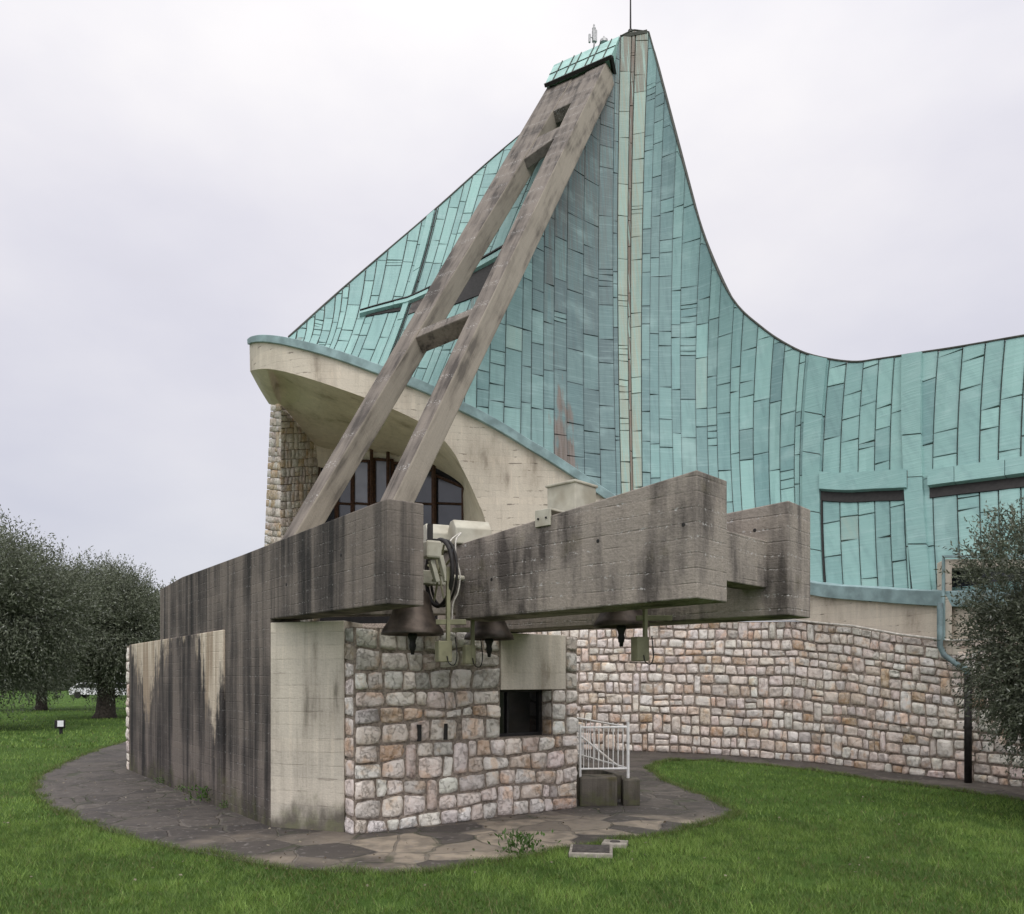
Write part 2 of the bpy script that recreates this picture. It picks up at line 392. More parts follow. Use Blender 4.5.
# ------------------------------------------------------------------ rubble stonework
RCM = [.44]
def make_stones(mb, mapf, U, V, ch, cw, depth=.05, seed=1, opening=None, openings2=None, grey_above=None, quoin=False, N=7, wave=.03, gap=.006, palette=None, clip=None):
    rd = random.Random(seed)
    pal = palette or [((.82, .75, .68), 6), ((.79, .685, .605), 5), ((.66, .54, .45), 1.8), ((.56, .40, .27), .6), ((.60, .545, .495), 1.2), ((.66, .47, .34), .6)]
    segs = [(0.0, V)] if not opening else [(0.0, opening[2]), (opening[2], opening[3]), (opening[3], V)]
    bounds = [0.0]; fixed = {0}
    for a, b in segs:
        if b - a < .05: continue
        n = max(1, round((b - a) / ch)); hs = [rd.uniform(.72, 1.3) for _ in range(n)]; s = sum(hs); y = a
        for h in hs: y += h / s * (b - a); bounds.append(y)
        fixed.add(len(bounds) - 1)
    ph = [(rd.uniform(0, 6.3), rd.uniform(2.2, 4.5), rd.uniform(0, 6.3), rd.uniform(6, 11)) for _ in bounds]
    def yk(k, u):
        if k in fixed: return bounds[k]
        a, f, b, g = ph[k]
        return bounds[k] + wave * math.sin(a + f * u) + wave * .45 * math.sin(b + g * u)
    nb = len(bounds) - 1; blocked = [[] for _ in range(nb + 2)]
    for k in range(nb):
        mid = .5 * (bounds[k] + bounds[k + 1])
        if opening and opening[2] - .01 < mid < opening[3] + .01: blocked[k].append((opening[0], opening[1]))
        for o in (openings2 or []):
            if o[2] < mid < o[3]: blocked[k].append((o[0], o[1]))
    for k in range(nb):
        bl = sorted(blocked[k]); free = []; x = 0.0
        for a, b in bl:
            if a > x + .02: free.append((x, a))
            x = max(x, b)
        if x < U - .02: free.append((x, U))
        for a, b in free:
            cuts = [a]
            while cuts[-1] < b - cw * .5:
                w = cw * rd.choice([.5, .7, .85, .95, 1.05, 1.2, 1.45]) * rd.uniform(.88, 1.12)
                cuts.append(cuts[-1] + w)
            if len(cuts) > 1:
                sc = (b - a) / (cuts[-1] - a); cuts = [a + (c - a) * sc for c in cuts]
            else: cuts.append(b)
            cuts[-1] = b
            jb = [0 if i in (0, len(cuts) - 1) else rd.uniform(-.13, .13) * cw for i in range(len(cuts))]
            for i in range(len(cuts) - 1):
                u0, u1 = cuts[i], cuts[i + 1]
                top = k + 1
                if k + 2 <= nb and (k + 1) not in fixed and rd.random() < .07 and u1 - u0 < cw * 1.25 and 0 < i < len(cuts) - 2:
                    top = k + 2; blocked[k + 1].append((u0, u1)); j0 = j1 = 0
                else: j0, j1 = jb[i], jb[i + 1]
                if top == k + 2: jb[i] = jb[i + 1] = 0
                parts = [(0, 1)]
                if top == k + 1 and bounds[k + 1] - bounds[k] > .235 and rd.random() < .05: m = rd.uniform(.4, .6); parts = [(0, m), (m, 1)]
                for pa, pb in parts:
                    def corner(u, f): 
                        yb, yt = yk(k, u), yk(top, u); return yb + (yt - yb) * f
                    q = [(u0 - j0 * .5, corner(u0, pa)), (u1 - j1 * .5, corner(u1, pa)), (u1 + j1 * .5, corner(u1, pb)), (u0 + j0 * .5, corner(u0, pb))]
                    if clip and not clip(.5 * (q[0][0] + q[1][0]), .5 * (q[0][1] + q[2][1])): continue
                    one_stone(mb, mapf, q, depth * rd.uniform(.35, .80), rd, pal, gap, N, grey_above)
def one_stone(mb, mapf, q, dep, rd, pal, gap, N, grey_above):
    q = [np.array(p) for p in q]; c = sum(q) / 4
    if RCM[0] > .2: q = [p + (c - p) * np.array([abs(rd.gauss(0, .045)), abs(rd.gauss(0, .06))]) for p in q]
    w = .5 * (np.linalg.norm(q[1] - q[0]) + np.linalg.norm(q[2] - q[3])); h = .5 * (np.linalg.norm(q[3] - q[0]) + np.linalg.norm(q[2] - q[1]))
    gx, gy = gap / w * 2 * rd.uniform(.7, 1.5), gap / h * 2 * rd.uniform(.7, 1.5)
    rc = rd.uniform(RCM[0] * .3, RCM[0]); sd = rd.uniform(0, 500); tx, ty = rd.uniform(-.28, .28), rd.uniform(-.28, .28); pw = rd.choice([8, 12, 18])
    tot = sum(x[1] for x in pal); r = rd.uniform(0, tot)
    for colr, wt in pal:
        r -= wt
        if r <= 0: break
    b = rd.uniform(.85, 1.1); colr = [min(.84, x * b * rd.uniform(.97, 1.03)) for x in colr]
    if grey_above and c[1] > grey_above + rd.uniform(-.25, .25):
        g = sum(colr) / 3; colr = [(.65 * x + .35 * g * m) * .74 for x, m in zip(colr, (1, .97, .88))]
    vs = []
    lin = [-1, -.93, -.6, 0, .6, .93, 1] if N == 7 else ([-1, -.88, 0, .88, 1] if N == 5 else list(np.linspace(-1, 1, N)))
    N = len(lin)
    for t in lin:
        for s in lin:
            s2 = s * math.sqrt(1 - t * t * rc * .5); t2 = t * math.sqrt(1 - s * s * rc * .5)
            e = max(abs(s), abs(t))
            n1 = mnoise.noise(Vector((c[0] * 3 + s2 * w * 6 + sd, c[1] * 3 + t2 * h * 6, sd)))
            n2 = mnoise.noise(Vector((s2 * w * 15 + sd, t2 * h * 15, sd + 9)))
            sx = s2 * (1 - gx) + n2 * .09 * (e > .8); ty2 = t2 * (1 - gy) + n1 * .10 * (e > .8)
            a, bb = (sx + 1) / 2, (ty2 + 1) / 2
            p = (q[0] * (1 - a) + q[1] * a) * (1 - bb) + (q[3] * (1 - a) + q[2] * a) * bb
            hh = dep * ((1 - abs(s) ** pw) * (1 - abs(t) ** pw)) ** .5 * (1 + 1.3 * tx * s + 1.3 * ty * t + .8 * n1 + .6 * n2) if e < 1 else -.012
            vs.append(mapf(p[0], p[1], hh))
    fs = [(j * N + i, j * N + i + 1, (j + 1) * N + i + 1, (j + 1) * N + i) for j in range(N - 1) for i in range(N - 1)]
    mb.add(vs, fs, 0, tuple(colr) + (1,))

def plane_map(o, ux, nrm, uz=Vector((0, 0, 1))):
    o, ux, nrm, uz = Vector(o), Vector(ux), Vector(nrm), Vector(uz)
    return lambda u, v, h: o + ux * u + uz * v + nrm * h

# ================================================================== GROUND
gb = MB(); gb.add([(-900, -300, 0), (900, -300, 0), (900, 1500, 0), (-900, 1500, 0)], [(0, 1, 2, 3)])
struct(gb.build('ground', M['ground']))

church_plan = [(-6.0, 20.6), (-3.5, 20.0), (-1.0, 19.6), (1.5, 19.25), (3.02, 18.9), (4.37, 18.2), (5.98, 16.6), (7.03, 14.5), (7.62, 13.4), (8.06, 12.5), (8.7, 10.8), (9.1, 9.0), (9.3, 7.0)]
outer_px = [(128, 741), (95, 751), (60, 766), (38, 780), (35, 790), (48, 805), (75, 818), (110, 832), (160, 846), (220, 858), (280, 868), (345, 873), (420, 873), (470, 866), (520, 857), (570, 848), (620, 841), (670, 833), (705, 826), (730, 817), (733, 811), (715, 801), (690, 791), (665, 781), (652, 772), (652, 766), (665, 762), (700, 760.5), (760, 765), (820, 772), (880, 781), (940, 789), (1024, 801)]
edge = [tuple(G(*p)[:2]) for p in outer_px]
edge = [tuple(p) for p in spline(edge, 130)]
edge = [(x + .035 * mnoise.noise(Vector((x * 3.1, y * 3.1, 0))) + .02 * mnoise.noise(Vector((x * 11, y * 11, 4))), y + .035 * mnoise.noise(Vector((x * 3.1, y * 3.1, 7))) + .02 * mnoise.noise(Vector((x * 11, y * 11, 9)))) for x, y in edge]
pave_poly = edge + [(8.2, 9.6), (8.6, 7.0), (9.5, 7.0), (9.3, 9.2), (8.9, 11.0), (8.2, 12.7), (7.2, 14.6), (6.1, 16.8), (4.5, 18.5), (3, 19.3), (-3, 20.6), (-9, 24)]
pb = MB(); pb.prism(pave_poly, -.02, .014)
po = pb.build('paving', M['paving']); struct(po)

# ================================================================== BELL PLATFORM
WD = Vector((.6, -.8, 0)); WN = Vector((.8, .6, 0)); W1 = Vector((-2.78, 9.19, 0))
SO = Vector((-1.72, 8.72, 0)); SX = Vector((.81, .59, 0)).normalized(); SN = Vector((.59, -.81, 0)).normalized()
plat = thing('bell_platform', 'stained board-marked concrete bell platform with cantilevered beams above a rubble stone wall', 'bell platform', (-1.5, 9.3, 0))
def wall_prof(tz): return [W1 + WD * t + Vector((0, 0, z)) for t, z in tz]
m = MB(); m.extrude(wall_prof([(-5.1, 0), (0, 0), (0, 2.40), (2.83, 2.36), (2.83, 3.275), (-1, 3.26), (-3.74, 3.27), (-5.1, 3.20)]), WN * .37)
m.build('concrete_wall', M['wall_concrete'], plat, bevel=.012)
m = MB(); m.extrude([p - WN * .035 for p in wall_prof([(-7.25, 0), (-1.65, 0), (-1.65, 2.36), (-7.25, 2.36)])], WN * .40)
m.build('low_wall', M['low_concrete'], plat, bevel=.012)
# stone-clad end of the low wall
m = MB(); e0 = W1 + WD * -7.25 - WN * .035
make_stones(m, plane_map(e0 + WN * -.02, WN, -WD), .5, 2.33, .21, .26, .045, 31)
make_stones(m, plane_map(e0 - WD * .01, -WD, -WN), .22, 2.33, .21, .22, .03, 32)
m.build('stone_end', M['stone'], plat, smooth=True)
m = MB(); m.extrude([e0, e0 - WD * .24, e0 - WD * .24 + Vector((0, 0, 2.34)), e0 + Vector((0, 0, 2.34))], WN * .48); m.build('stone_end_core', M['mortar'], plat)
m = MB(); m.prism([(-2.775, 9.186), (-1.86, 8.86), (-1.75, 9.4), (-2.45, 9.5)], 0, 2.36); m.build('pale_panel', M['panel_concrete'], plat, bevel=.01)
# stone wall with window opening
opn = (1.94, 2.99, .98, 2.28)
win = (1.94, 2.76, .98, 1.575)
m = MB(); small = [(.985, 1.04, 1.12, 1.27), (1.32, 1.37, 1.10, 1.25)]
make_stones(m, plane_map(SO, SX, SN), 3.19, 2.28, .205, .265, .055, 5, opening=(1.94, 2.99, .98, 1.58), openings2=[(1.94, 2.99, 1.57, 2.3)] + small, grey_above=1.62)
make_stones(m, plane_map(SO + SX * 2.76 - SN * .02, SX, SN), .23, .0, .2, .2) if False else None
# reveal stones right of the window, one course deep
make_stones(m, plane_map(SO + SX * 2.765 + Vector((0, 0, .98)), SX, SN), .225, .595, .2, .23, .05, 8)
# window reveal facing left, corner return left, end return right
make_stones(m, plane_map(SO + SX * 2.775 + Vector((0, 0, .98)), -SN, -SX), .22, .595, .2, .2, .02, 9)
make_stones(m, plane_map(SO - SN * .27, SN, -SX), .27, 2.28, .205, .25, .03, 10, grey_above=1.7)
make_stones(m, plane_map(SO + SX * 3.19, -SN, SX), 2.4, 2.28, .205, .27, .03, 11)
m.build('stone_wall', M['stone'], plat, smooth=True)
m = MB()
def sw(u, h, z): return SO + SX * u + SN * h + Vector((0, 0, z))
def slab(mb, u0, u1, h0, h1, z0, z1, mi=0):
    mb.extrude([sw(u0, h1, z0), sw(u1, h1, z0), sw(u1, h1, z1), sw(u0, h1, z1)], SN * (h0 - h1), mi)
slab(m, .0, 1.94, -.30, -.0, 0, 2.28); slab(m, 1.94, 2.77, -.30, 0, 0, .98); slab(m, 2.77, 3.19, -.30, 0, 0, 2.27); slab(m, .1, 3.17, -2.4, -.31, 0, 2.2)
m.build('wall_core', M['mortar'], plat)
m = MB(); slab(m, 1.95, 2.985, -.20, .02, 1.578, 2.285); m.build('lintel', M['lintel_concrete'], plat, bevel=.008)
wf = MB()
for a, b, c, d in ((1.95, 1.99, .985, 1.575), (2.72, 2.765, .985, 1.575), (1.99, 2.72, .985, 1.02), (1.99, 2.72, 1.545, 1.575), (2.20, 2.225, 1.02, 1.545)): slab(wf, a, b, -.25, -.21, c, d)
wo = wf.build('window', M['iron'], plat)
m = MB(); slab(m, 1.98, 2.74, -.28, -.24, 1.0, 1.56); m.build('pane', M['blackglass'], wo)
for u_ in (.79, 1.14):
    m = MB(); slab(m, u_ - .02, u_ + .02, -.02, .052, 1.0, 1.19); m.build('slot', M['dark'], plat)
# beams
B1a, B1b = Vector((-.606, 8.5, 0)), Vector((1.503, 6.5, 0)); b1d = (B1b - B1a).normalized(); b1n = Vector((-b1d.y, b1d.x, 0))
m = MB(); m.extrude([B1a + Vector((0, 0, 2.34)), B1b + Vector((0, 0, 2.365)), B1b + Vector((0, 0, 3.41)), B1a + Vector((0, 0, 3.13))], b1n * .50)
m.build('beam', M['beam_concrete'], plat, bevel=.012)
B2b = Vector((2.55, 7.37, 0)); b2d = Vector((.75, -.66, 0)).normalized(); b2n = Vector((-b2d.y, b2d.x, 0)); B2a = B2b - b2d * 4.7
m = MB(); m.extrude([B2a + Vector((0, 0, 2.30)), B2b + Vector((0, 0, 2.30)), B2b + Vector((0, 0, 3.355)), B2a + Vector((0, 0, 3.10))], b2n * .53)
m.build('beam', M['beam_concrete'], plat, bevel=.012)
c0 = Vector((1.70, 6.82, 0)); c1 = Vector((2.40, 7.52, 0)); cd = (c1 - c0).normalized(); cn = Vector((-cd.y, cd.x, 0))
m = MB(); m.extrude([c0 + Vector((0, 0, 2.565)), c1 + Vector((0, 0, 2.565)), c1 + Vector((0, 0, 3.01)), c0 + Vector((0, 0, 3.01))], cn * .25)
m.build('cross_beam', M['beam_concrete'], plat, bevel=.01)
c0 = Vector((-2.2, 8.98, 0)); c1 = Vector((-.42, 8.66, 0)); cd = (c1 - c0).normalized(); cn = Vector((-cd.y, cd.x, 0))
m = MB(); m.extrude([c0 + Vector((0, 0, 2.42)), c1 + Vector((0, 0, 2.42)), c1 + Vector((0, 0, 3.10)), c0 + Vector((0, 0, 3.10))], cn * .2)
m.build('cross_beam', M['beam_concrete'], plat, bevel=.01)
m = MB(); m.prism([(-7.0, 15.3), (-2.5, 9.4), (-1.7, 9.1), (.8, 10.9), (-.9, 13.5), (-5.5, 17)], 2.10, 2.27); m.build('platform_slab', M['panel_concrete'], plat)
m = MB(); m.prism([(-.62, 12.5), (-.4, 12.7), (-5.4, 16.9), (-5.6, 16.7)], 0, 2.1); m.build('rear_wall', M['panel_concrete'], plat)

for base, nrm_, ts, zs in ((B1a, -b1n, ((b1d, 1.9, 2.95), (b1d, 2.78, 2.98), (b1d, .55, 2.72)), 0), (B2b, -b2n, ((b2d, -.33, 3.12),), 0), (W1, -WN, ((WD, 1.9, 2.9), (WD, .5, 2.75), (WD, -2.6, 2.9)), 0)):
    for d_, t_, z_ in ts:
        m = MB(); p_ = base + d_ * t_ + Vector((0, 0, z_)) + nrm_ * .001
        m.lathe(p_, [(0, .003), (.014, .003), (.018, 0)], 10, M=Matrix(((d_.x, 0, nrm_.x), (d_.y, 0, nrm_.y), (0, 1, 0)))); m.build('tie_hole', M['dark'], plat)
# ================================================================== BELLS
def bell(name, label, c, rad, rimz, axis, wheel=False, span=1.3, yz=None):
    H = rad * 1.45; c = Vector((c[0], c[1], 0))
    t = thing(name, label, 'bell', (c.x, c.y, rimz), 'bronze bells hung between the concrete beams')
    prof = [(0, H), (.18, H), (.42, H * .97), (.52, H * .90), (.58, H * .72), (.66, H * .48), (.76, H * .32), (.88, H * .19), (.945, H * .13), (.965, H * .105), (1.0, H * .03), (1.0, 0), (.93, 0), (.80, H * .16), (.62, H * .4), (.5, H * .85), (0, H * .88)]
    m = MB(); m.lathe(c + Vector((0, 0, rimz)), [(r * rad, z) for r, z in prof], 48)
    m.build('bell_body', M['bronze'], t, smooth=True)
    m = MB(); m.tube([c + Vector((0, 0, rimz + H * .85)), c + Vector((0, 0, rimz + .04))], .014)
    m.lathe(c + Vector((0, 0, rimz - .05)), [(0, .09), (.03, .085), (.05, .05), (.05, .03), (.035, 0), (.03, -.03), (.036, -.06), (.03, -.10), (.022, -.11), (.018, -.15), (0, -.15)], 16)
    m.build('clapper', M['iron'], t, smooth=True)
    ax = Vector(axis).normalized(); yz = yz or rimz + H + .13
    rz = math.atan2(ax.y, ax.x)
    m = MB(); m.box(c + Vector((0, 0, yz)), (span * .55, .12, .14), rz); m.tube([c - ax * span * .5 + Vector((0, 0, yz + .03)), c + ax * span * .5 + Vector((0, 0, yz + .03))], .028)
    m.build('headstock', M['cream'], t, bevel=.01)
    m = MB()
    for s in (-1, 1): m.box(c + ax * s * rad * .28 + Vector((0, 0, (yz + rimz + H) / 2 - .02)), (.03, .06, yz - rimz - H + .12), rz)
    m.build('strap', M['iron'], t)
    return t
bell('bell', 'largest bronze bell with flared rim, in front beside the end of the concrete wall', (-1.00, 8.05), .315, 2.155, WN, span=1.3)
bell('bell', 'bronze bell half hidden under the long beam, just left of the pale lintel', (-.26, 9.1), .285, 2.16, (.9, .45, 0), span=.9)
bell('bell', 'dark bronze bell almost hidden under the long beam, in front of the church wall', (1.10, 8.05), .285, 2.235, b1n, span=1.1, yz=3.0)

# bell wheel with its drive beside the first bell
wt = thing('bell_drive', 'narrow dark bell wheel with cream drive casing beside the concrete beam end', 'bell wheel', P(439, 573, 8.0))
wc = P(439, 573, 8.0); wn_ = Vector((.86, .51, 0)).normalized(); wx = Vector((-wn_.y, wn_.x, 0)); wz = Vector((0, 0, 1))
m = MB()
ring = [wc + wx * math.cos(a) * .30 + wz * math.sin(a) * .33 for a in np.linspace(0, 2 * math.pi, 40, endpoint=False)]
m.tube(ring, .022, 8, closed=True); m.tube([p + wn_ * .05 for p in ring], .014, 6, closed=True)
m.build('rim', M['iron'], wt, smooth=True)
for k in range(4):
    a = math.pi * k / 4 + .4
    m = MB(); m.tube([wc - (wx * math.cos(a) + wz * math.sin(a)) * .29, wc + (wx * math.cos(a) + wz * math.sin(a)) * .29], .012, 6); m.build('spoke', M['olive_paint'], wt)
m = MB(); m.box(P(432, 550, 7.75), (.16, .13, .17), .5); m.build('drive_casing', M['cream'], wt, bevel=.02)
m = MB(); 
for q0, q1 in (((431, 560), (437, 582)), ((440, 556), (446, 580))): m.tube([P(*q0, 7.75), P(*q1, 7.8)], .035, 4)
m.box(P(447, 577, 7.8), (.07, .05, .09), .5)
m.build('arm', M['cream'], wt, bevel=.006)
m = MB(); m.box(P(430, 532, 7.8), (.05, .05, .15), .3); m.box(P(433, 541, 7.8), (.12, .10, .03), .3); m.build('limit_switch', M['iron'], wt)

# cream bearing covers
def cover(label, c, sx, sy, sz, rz):
    c = Vector(c); a = Matrix.Rotation(rz, 3, 'Z')
    pr = [(-.5, 0), (.5, 0), (.5, .62), (.18, 1), (-.18, 1), (-.5, .62)]
    m = MB(); m.extrude([c + a @ Vector((-sx / 2, y * sy, z * sz)) for y, z in pr], a @ Vector((sx, 0, 0)))
    o = m.build('bearing_cover', M['cream'], None, bevel=.012)
    return tag(o, label, 'bearing cover', 'cream metal covers on top of the beams')
cover('cream cover with ridged top standing left of its twin, just right of the wall end', (-.83, 8.78, 3.10), .27, .30, .30, .35)
cover('long cream cover at the near end of the long beam, right of its twin', (-.46, 8.62, 3.135), .40, .34, .27, .35)
m = MB(); m.box((.60, 8.05, 3.42), (.36, .34, .44), -.75); m.box((.60, 8.05, 3.645), (.39, .37, .03), -.75)
tag(m.build('bearing_cover', M['cream'], None, bevel=.01), 'square cream cover box rising behind the middle of the long beam', 'bearing cover', 'cream metal covers on top of the beams')
m = MB(); pp = B1a + b1d * 1.255
for dz, th in ((0, 0),): m.box(pp - b1n * .012 + Vector((0, 0, 3.245)), (.19, .022, .16), math.atan2(b1d.y, b1d.x)); m.box(pp + b1n * .14 + Vector((0, 0, 3.32)), (.19, .30, .02), math.atan2(b1d.y, b1d.x))
bp = m.build('bearing_plate', M['cream'], None, bevel=.004); tag(bp, 'small cream bearing plate with two bolts on the face of the long beam', 'plate')
for s in (-.05, .05): m = MB(); m.lathe(pp - b1n * .024 + b1d * s + Vector((0, 0, 3.24)), [(0, .012), (.010, .01), (.011, 0)], 10, M=Matrix(((b1d.x, 0, -b1n.x), (b1d.y, 0, -b1n.y), (0, 1, 0)))); m.build('bolt', M['iron'], bp)

# hammer boxes
def hammer(label, px, py0, py1, d, w, pipe_top, hang):
    a, b = P(px, py0, d), P(px, py1, d); h = a.z - b.z
    t = thing('hammer_box', label, 'hammer box', b, 'olive hammer motor boxes hung under the beams')
    m = MB(); m.box((a + b) / 2, (w, w * .8, h), .45); m.build('casing', M['olive_paint'], t, bevel=.008)
    m = MB(); m.box(Vector((a.x + w * .33, a.y - .02, (a.z + pipe_top) / 2 - .05)), (.035, .035, pipe_top - a.z + .2), .45); m.build('hanger', M['olive_paint'], t)
    hb = P(hang[0], hang[1], d); hc = P(hang[2], hang[1], d)
    m = MB(); m.box((hb + hc) / 2, ((hc - hb).length, .05, .05), 0); m.build('bracket', M['olive_paint'], t, bevel=.004)
    m = MB(); pts = [P(px + 9 * q[0], py1 + q[1], d - .05) for q in ((.4, -6), (.6, 1), (1.2, 3), (1.5, -6), (1.3, -25))]
    m.tube([Vector(p) for p in spline([tuple(p) for p in pts], 14)], .006, 5); m.build('cable', M['iron'], t)
hammer('olive green hammer box hanging right of the largest bell', 443.5, 641, 662, 7.8, .14, 2.75, (436, 622, 466))
hammer('olive green hammer box half in shade between the two left bells', 469, 645, 664, 8.6, .12, 2.35, (452, 630, 470))
hammer('olive green hammer box hanging alone under the long beam before the church wall', 640, 637, 661, 7.7, .14, 2.36, (636, 618, 672))
m = MB(); pts = [P(449, 543, 7.9), P(453, 538, 8.2), P(461, 533, 8.25), P(456, 540, 8.15), P(456, 556, 8.1), P(460, 575, 8.1), P(458, 592, 8.1), P(453, 604, 8.1), P(452, 622, 8.05)]
m.tube([Vector(p) for p in spline([tuple(p) for p in pts], 40)], .008, 6)
tag(m.build('power_cable', M['conduit'], None, smooth=True), 'thin pale cable looping down the end of the long beam beside the bell wheel', 'cable')

# ================================================================== CHURCH
church = thing('church', 'large church with tent-like verdigris copper roof, curved concrete canopy and rubble stone base', 'church', (2, 20, 0))
# concrete shell: rim edge <-> lower edge, front to back
rim_px = [(249.5, 344, 19.7), (255, 342, 19.1), (268, 342, 18.75), (290, 346, 18.5), (330, 357, 18.4), (380, 375, 18.5), (430, 395, 18.7), (460, 411, 18.8), (480, 421, 18.9), (500, 432, 19.0), (520, 444, 19.1), (540, 456, 19.1), (570, 475, 19.2), (600, 495, 19.2), (640, 520, 19.0), (700, 551, 18.4), (760, 576, 17.4), (813, 594, 16.3), (880, 601, 15.0), (940, 605, 13.9), (1000, 606, 13.0), (1060, 606, 12.2), (1150, 606, 11.1), (1300, 606, 9.4)]
low_px = [(250, 371, 19.7), (256, 369.5, 19.1), (270, 369, 18.75), (294, 374, 18.5), (335, 387, 18.4), (386, 406, 18.5), (430, 428, 18.7), (452, 450, 18.8), (463, 470, 18.9), (471, 486, 19.0), (478, 502, 19.1), (485, 520, 19.15), (492, 560, 19.2), (500, 620, 19.3), (600, 620, 19.15), (690, 620, 18.4), (755, 619, 17.4), (813, 622, 16.3), (880, 634, 15.0), (940, 641, 13.9), (1000, 643, 13.0), (1060, 645, 12.2), (1150, 648, 11.1), (1300, 653, 9.4)]
RIM = spline([tuple(P(*p)) for p in rim_px], 240); LOW = spline([tuple(P(*p)) for p in low_px], 240)
m = MB(); nu, nv = 240, 10; vs = []
for i in range(nu):
    for j in range(nv + 1):
        f = j / nv; vs.append(LOW[i] * (1 - f) + RIM[i] * f)
m.add(vs, [(i * (nv + 1) + j, (i + 1) * (nv + 1) + j, (i + 1) * (nv + 1) + j + 1, i * (nv + 1) + j + 1) for i in range(nu - 1) for j in range(nv)])
nose = [Vector(RIM[0]), Vector(LOW[0]), P(283, 395, 23.2), P(283, 372, 23.2)]
m.add(nose, [(0, 1, 2, 3)])
m.build('concrete_shell', M['shell'], church, smooth=True)
# soffit of the canopy: front edge -> window head
soff = [((250, 371, 19.7), (269, 404, 21.3)), ((256, 369.5, 19.1), (274, 405, 21.0)), ((270, 369, 18.75), (281, 405, 20.7)), ((294, 374, 18.5), (298, 424, 21.5)), ((335, 387, 18.4), (319, 447, 22.5)), ((386, 406, 18.5), (362, 451, 22.6)), ((430, 428, 18.7), (410, 458, 22.4)), ((452, 450, 18.8), (440, 470, 22.2)), ((463, 470, 18.9), (462, 485, 21.9)), ((471, 486, 19.0), (463, 496, 21.9)), ((478, 502, 19.1), (463.5, 510, 21.9)), ((485, 520, 19.15), (464, 528, 21.9)), ((492, 560, 19.2), (465, 560, 21.9))]
SA = spline([tuple(P(*a)) for a, b in soff], 90); SB = spline([tuple(P(*b)) for a, b in soff], 90)
m = MB(); vs = []; nv = 12
for i in range(90):
    for j in range(nv + 1):
        f = j / nv; p = SA[i] * (1 - f) + SB[i] * f
        b = math.sin(f * math.pi) * (.28 if 12 < i < 62 else .10 + .18 * max(0, min(1, i / 12 if i <= 12 else (90 - i) / 28)))
        vs.append(Vector(p) + Vector((0, -.15 * b, .55 * b if i > 14 else -.25 * b)))
m.add(vs, [(i * (nv + 1) + j, i * (nv + 1) + j + 1, (i + 1) * (nv + 1) + j + 1, (i + 1) * (nv + 1) + j) for i in range(89) for j in range(nv)])
m.build('canopy_soffit', M['soffit'], church, smooth=True)
# head wall above the glazing
hd = [SB[i] for i in range(26, 48, 3)]
m = MB(); 
for a, b in zip(hd[:-1], hd[1:]):
    a, b = Vector(a), Vector(b); dn = Vector((0, .02, -.55)); m.add([a, b, b + dn + Vector((0, .1, 0)), a + dn + Vector((0, .1, 0))], [(0, 1, 2, 3)])
m.build('window_head', M['shell'], church, smooth=True)
# copper gutter along the rim
m = MB(); out = []; nr = len(RIM)
for i in range(nr):
    t = Vector(RIM[min(i + 1, nr - 1)] - RIM[max(i - 1, 0)]).normalized(); n = t.cross(Vector((0, 0, 1))).normalized()
    p = Vector(RIM[i]); hgt = .11 + .10 * min(1, i / 60)
    if i > 150: hgt = .24
    out.append([p + n * (.05 + .06 * min(1, i / 80)) - Vector((0, 0, .02)), p + n * (.06 + .07 * min(1, i / 80)) + Vector((0, 0, hgt)), p - n * .30 + Vector((0, 0, hgt + .05)), p - n * .30 - Vector((0, 0, .02))])
vs = [v for q in out for v in q]
m.add(vs, [(i * 4 + j, (i + 1) * 4 + j, (i + 1) * 4 + (j + 1) % 4, i * 4 + (j + 1) % 4) for i in range(nr - 1) for j in range(4)] + [(0, 1, 2, 3)])
m.build('gutter', M['copper_trim'], church, bevel=.01)

# rubble base wall of the church, along its curved plan
PL = spline(church_plan, 300); seg = np.r_[0, np.cumsum(np.linalg.norm(np.diff(PL, axis=0), axis=1))]; LEN = seg[-1]
def plan_at(u):
    x = np.interp(u, seg, PL[:, 0]); y = np.interp(u, seg, PL[:, 1])
    x2 = np.interp(min(u + .05, LEN), seg, PL[:, 0]) - np.interp(max(u - .05, 0), seg, PL[:, 0]); y2 = np.interp(min(u + .05, LEN), seg, PL[:, 1]) - np.interp(max(u - .05, 0), seg, PL[:, 1])
    l = math.hypot(x2, y2); return x, y, y2 / l, -x2 / l
def wall_map(u, v, h):
    x, y, nx, ny = plan_at(u); return Vector((x + nx * h, y + ny * h, v))
ztop_pts = [(-20, 3.15), (3.0, 3.10), (4.4, 3.02), (5.9, 2.93), (6.6, 2.72), (7.03, 2.50), (7.5, 2.34), (20, 2.2)]
def ztop(u):
    x = plan_at(u)[0]; return np.interp(x, [p[0] for p in ztop_pts], [p[1] for p in ztop_pts])
m = MB()
u0 = 5.0
make_stones(m, lambda u, v, h: wall_map(u + u0, v * ztop(u + u0) / 2.9, h), LEN - u0, 2.9, .205, .255, .055, 21, N=7, wave=.016, gap=.008,
            palette=[((.82, .745, .675), 7), ((.79, .68, .60), 5), ((.68, .55, .455), 2.0), ((.58, .42, .29), .7), ((.60, .535, .48), 1.0)])
m.build('stone_wall', M['stone'], church, smooth=True)
m = MB(); us = np.linspace(0, LEN, 120); vs = []
for u in us:
    vs += [wall_map(u, 0, -.002), wall_map(u, ztop(u), -.002), wall_map(u, ztop(u), -.4)]
m.add(vs, [(i * 3 + j, (i + 1) * 3 + j, (i + 1) * 3 + j + 1, i * 3 + j + 1) for i in range(119) for j in range(2)])
m.build('wall_core', M['mortar'], church, smooth=True)
# conduit resting along the top of the stones
m = MB(); m.tube([wall_map(u, ztop(u) + .03, .07) for u in np.linspace(LEN * .42, LEN - 5.8, 60)], .022, 6); m.build('conduit', M['conduit'], church, smooth=True)

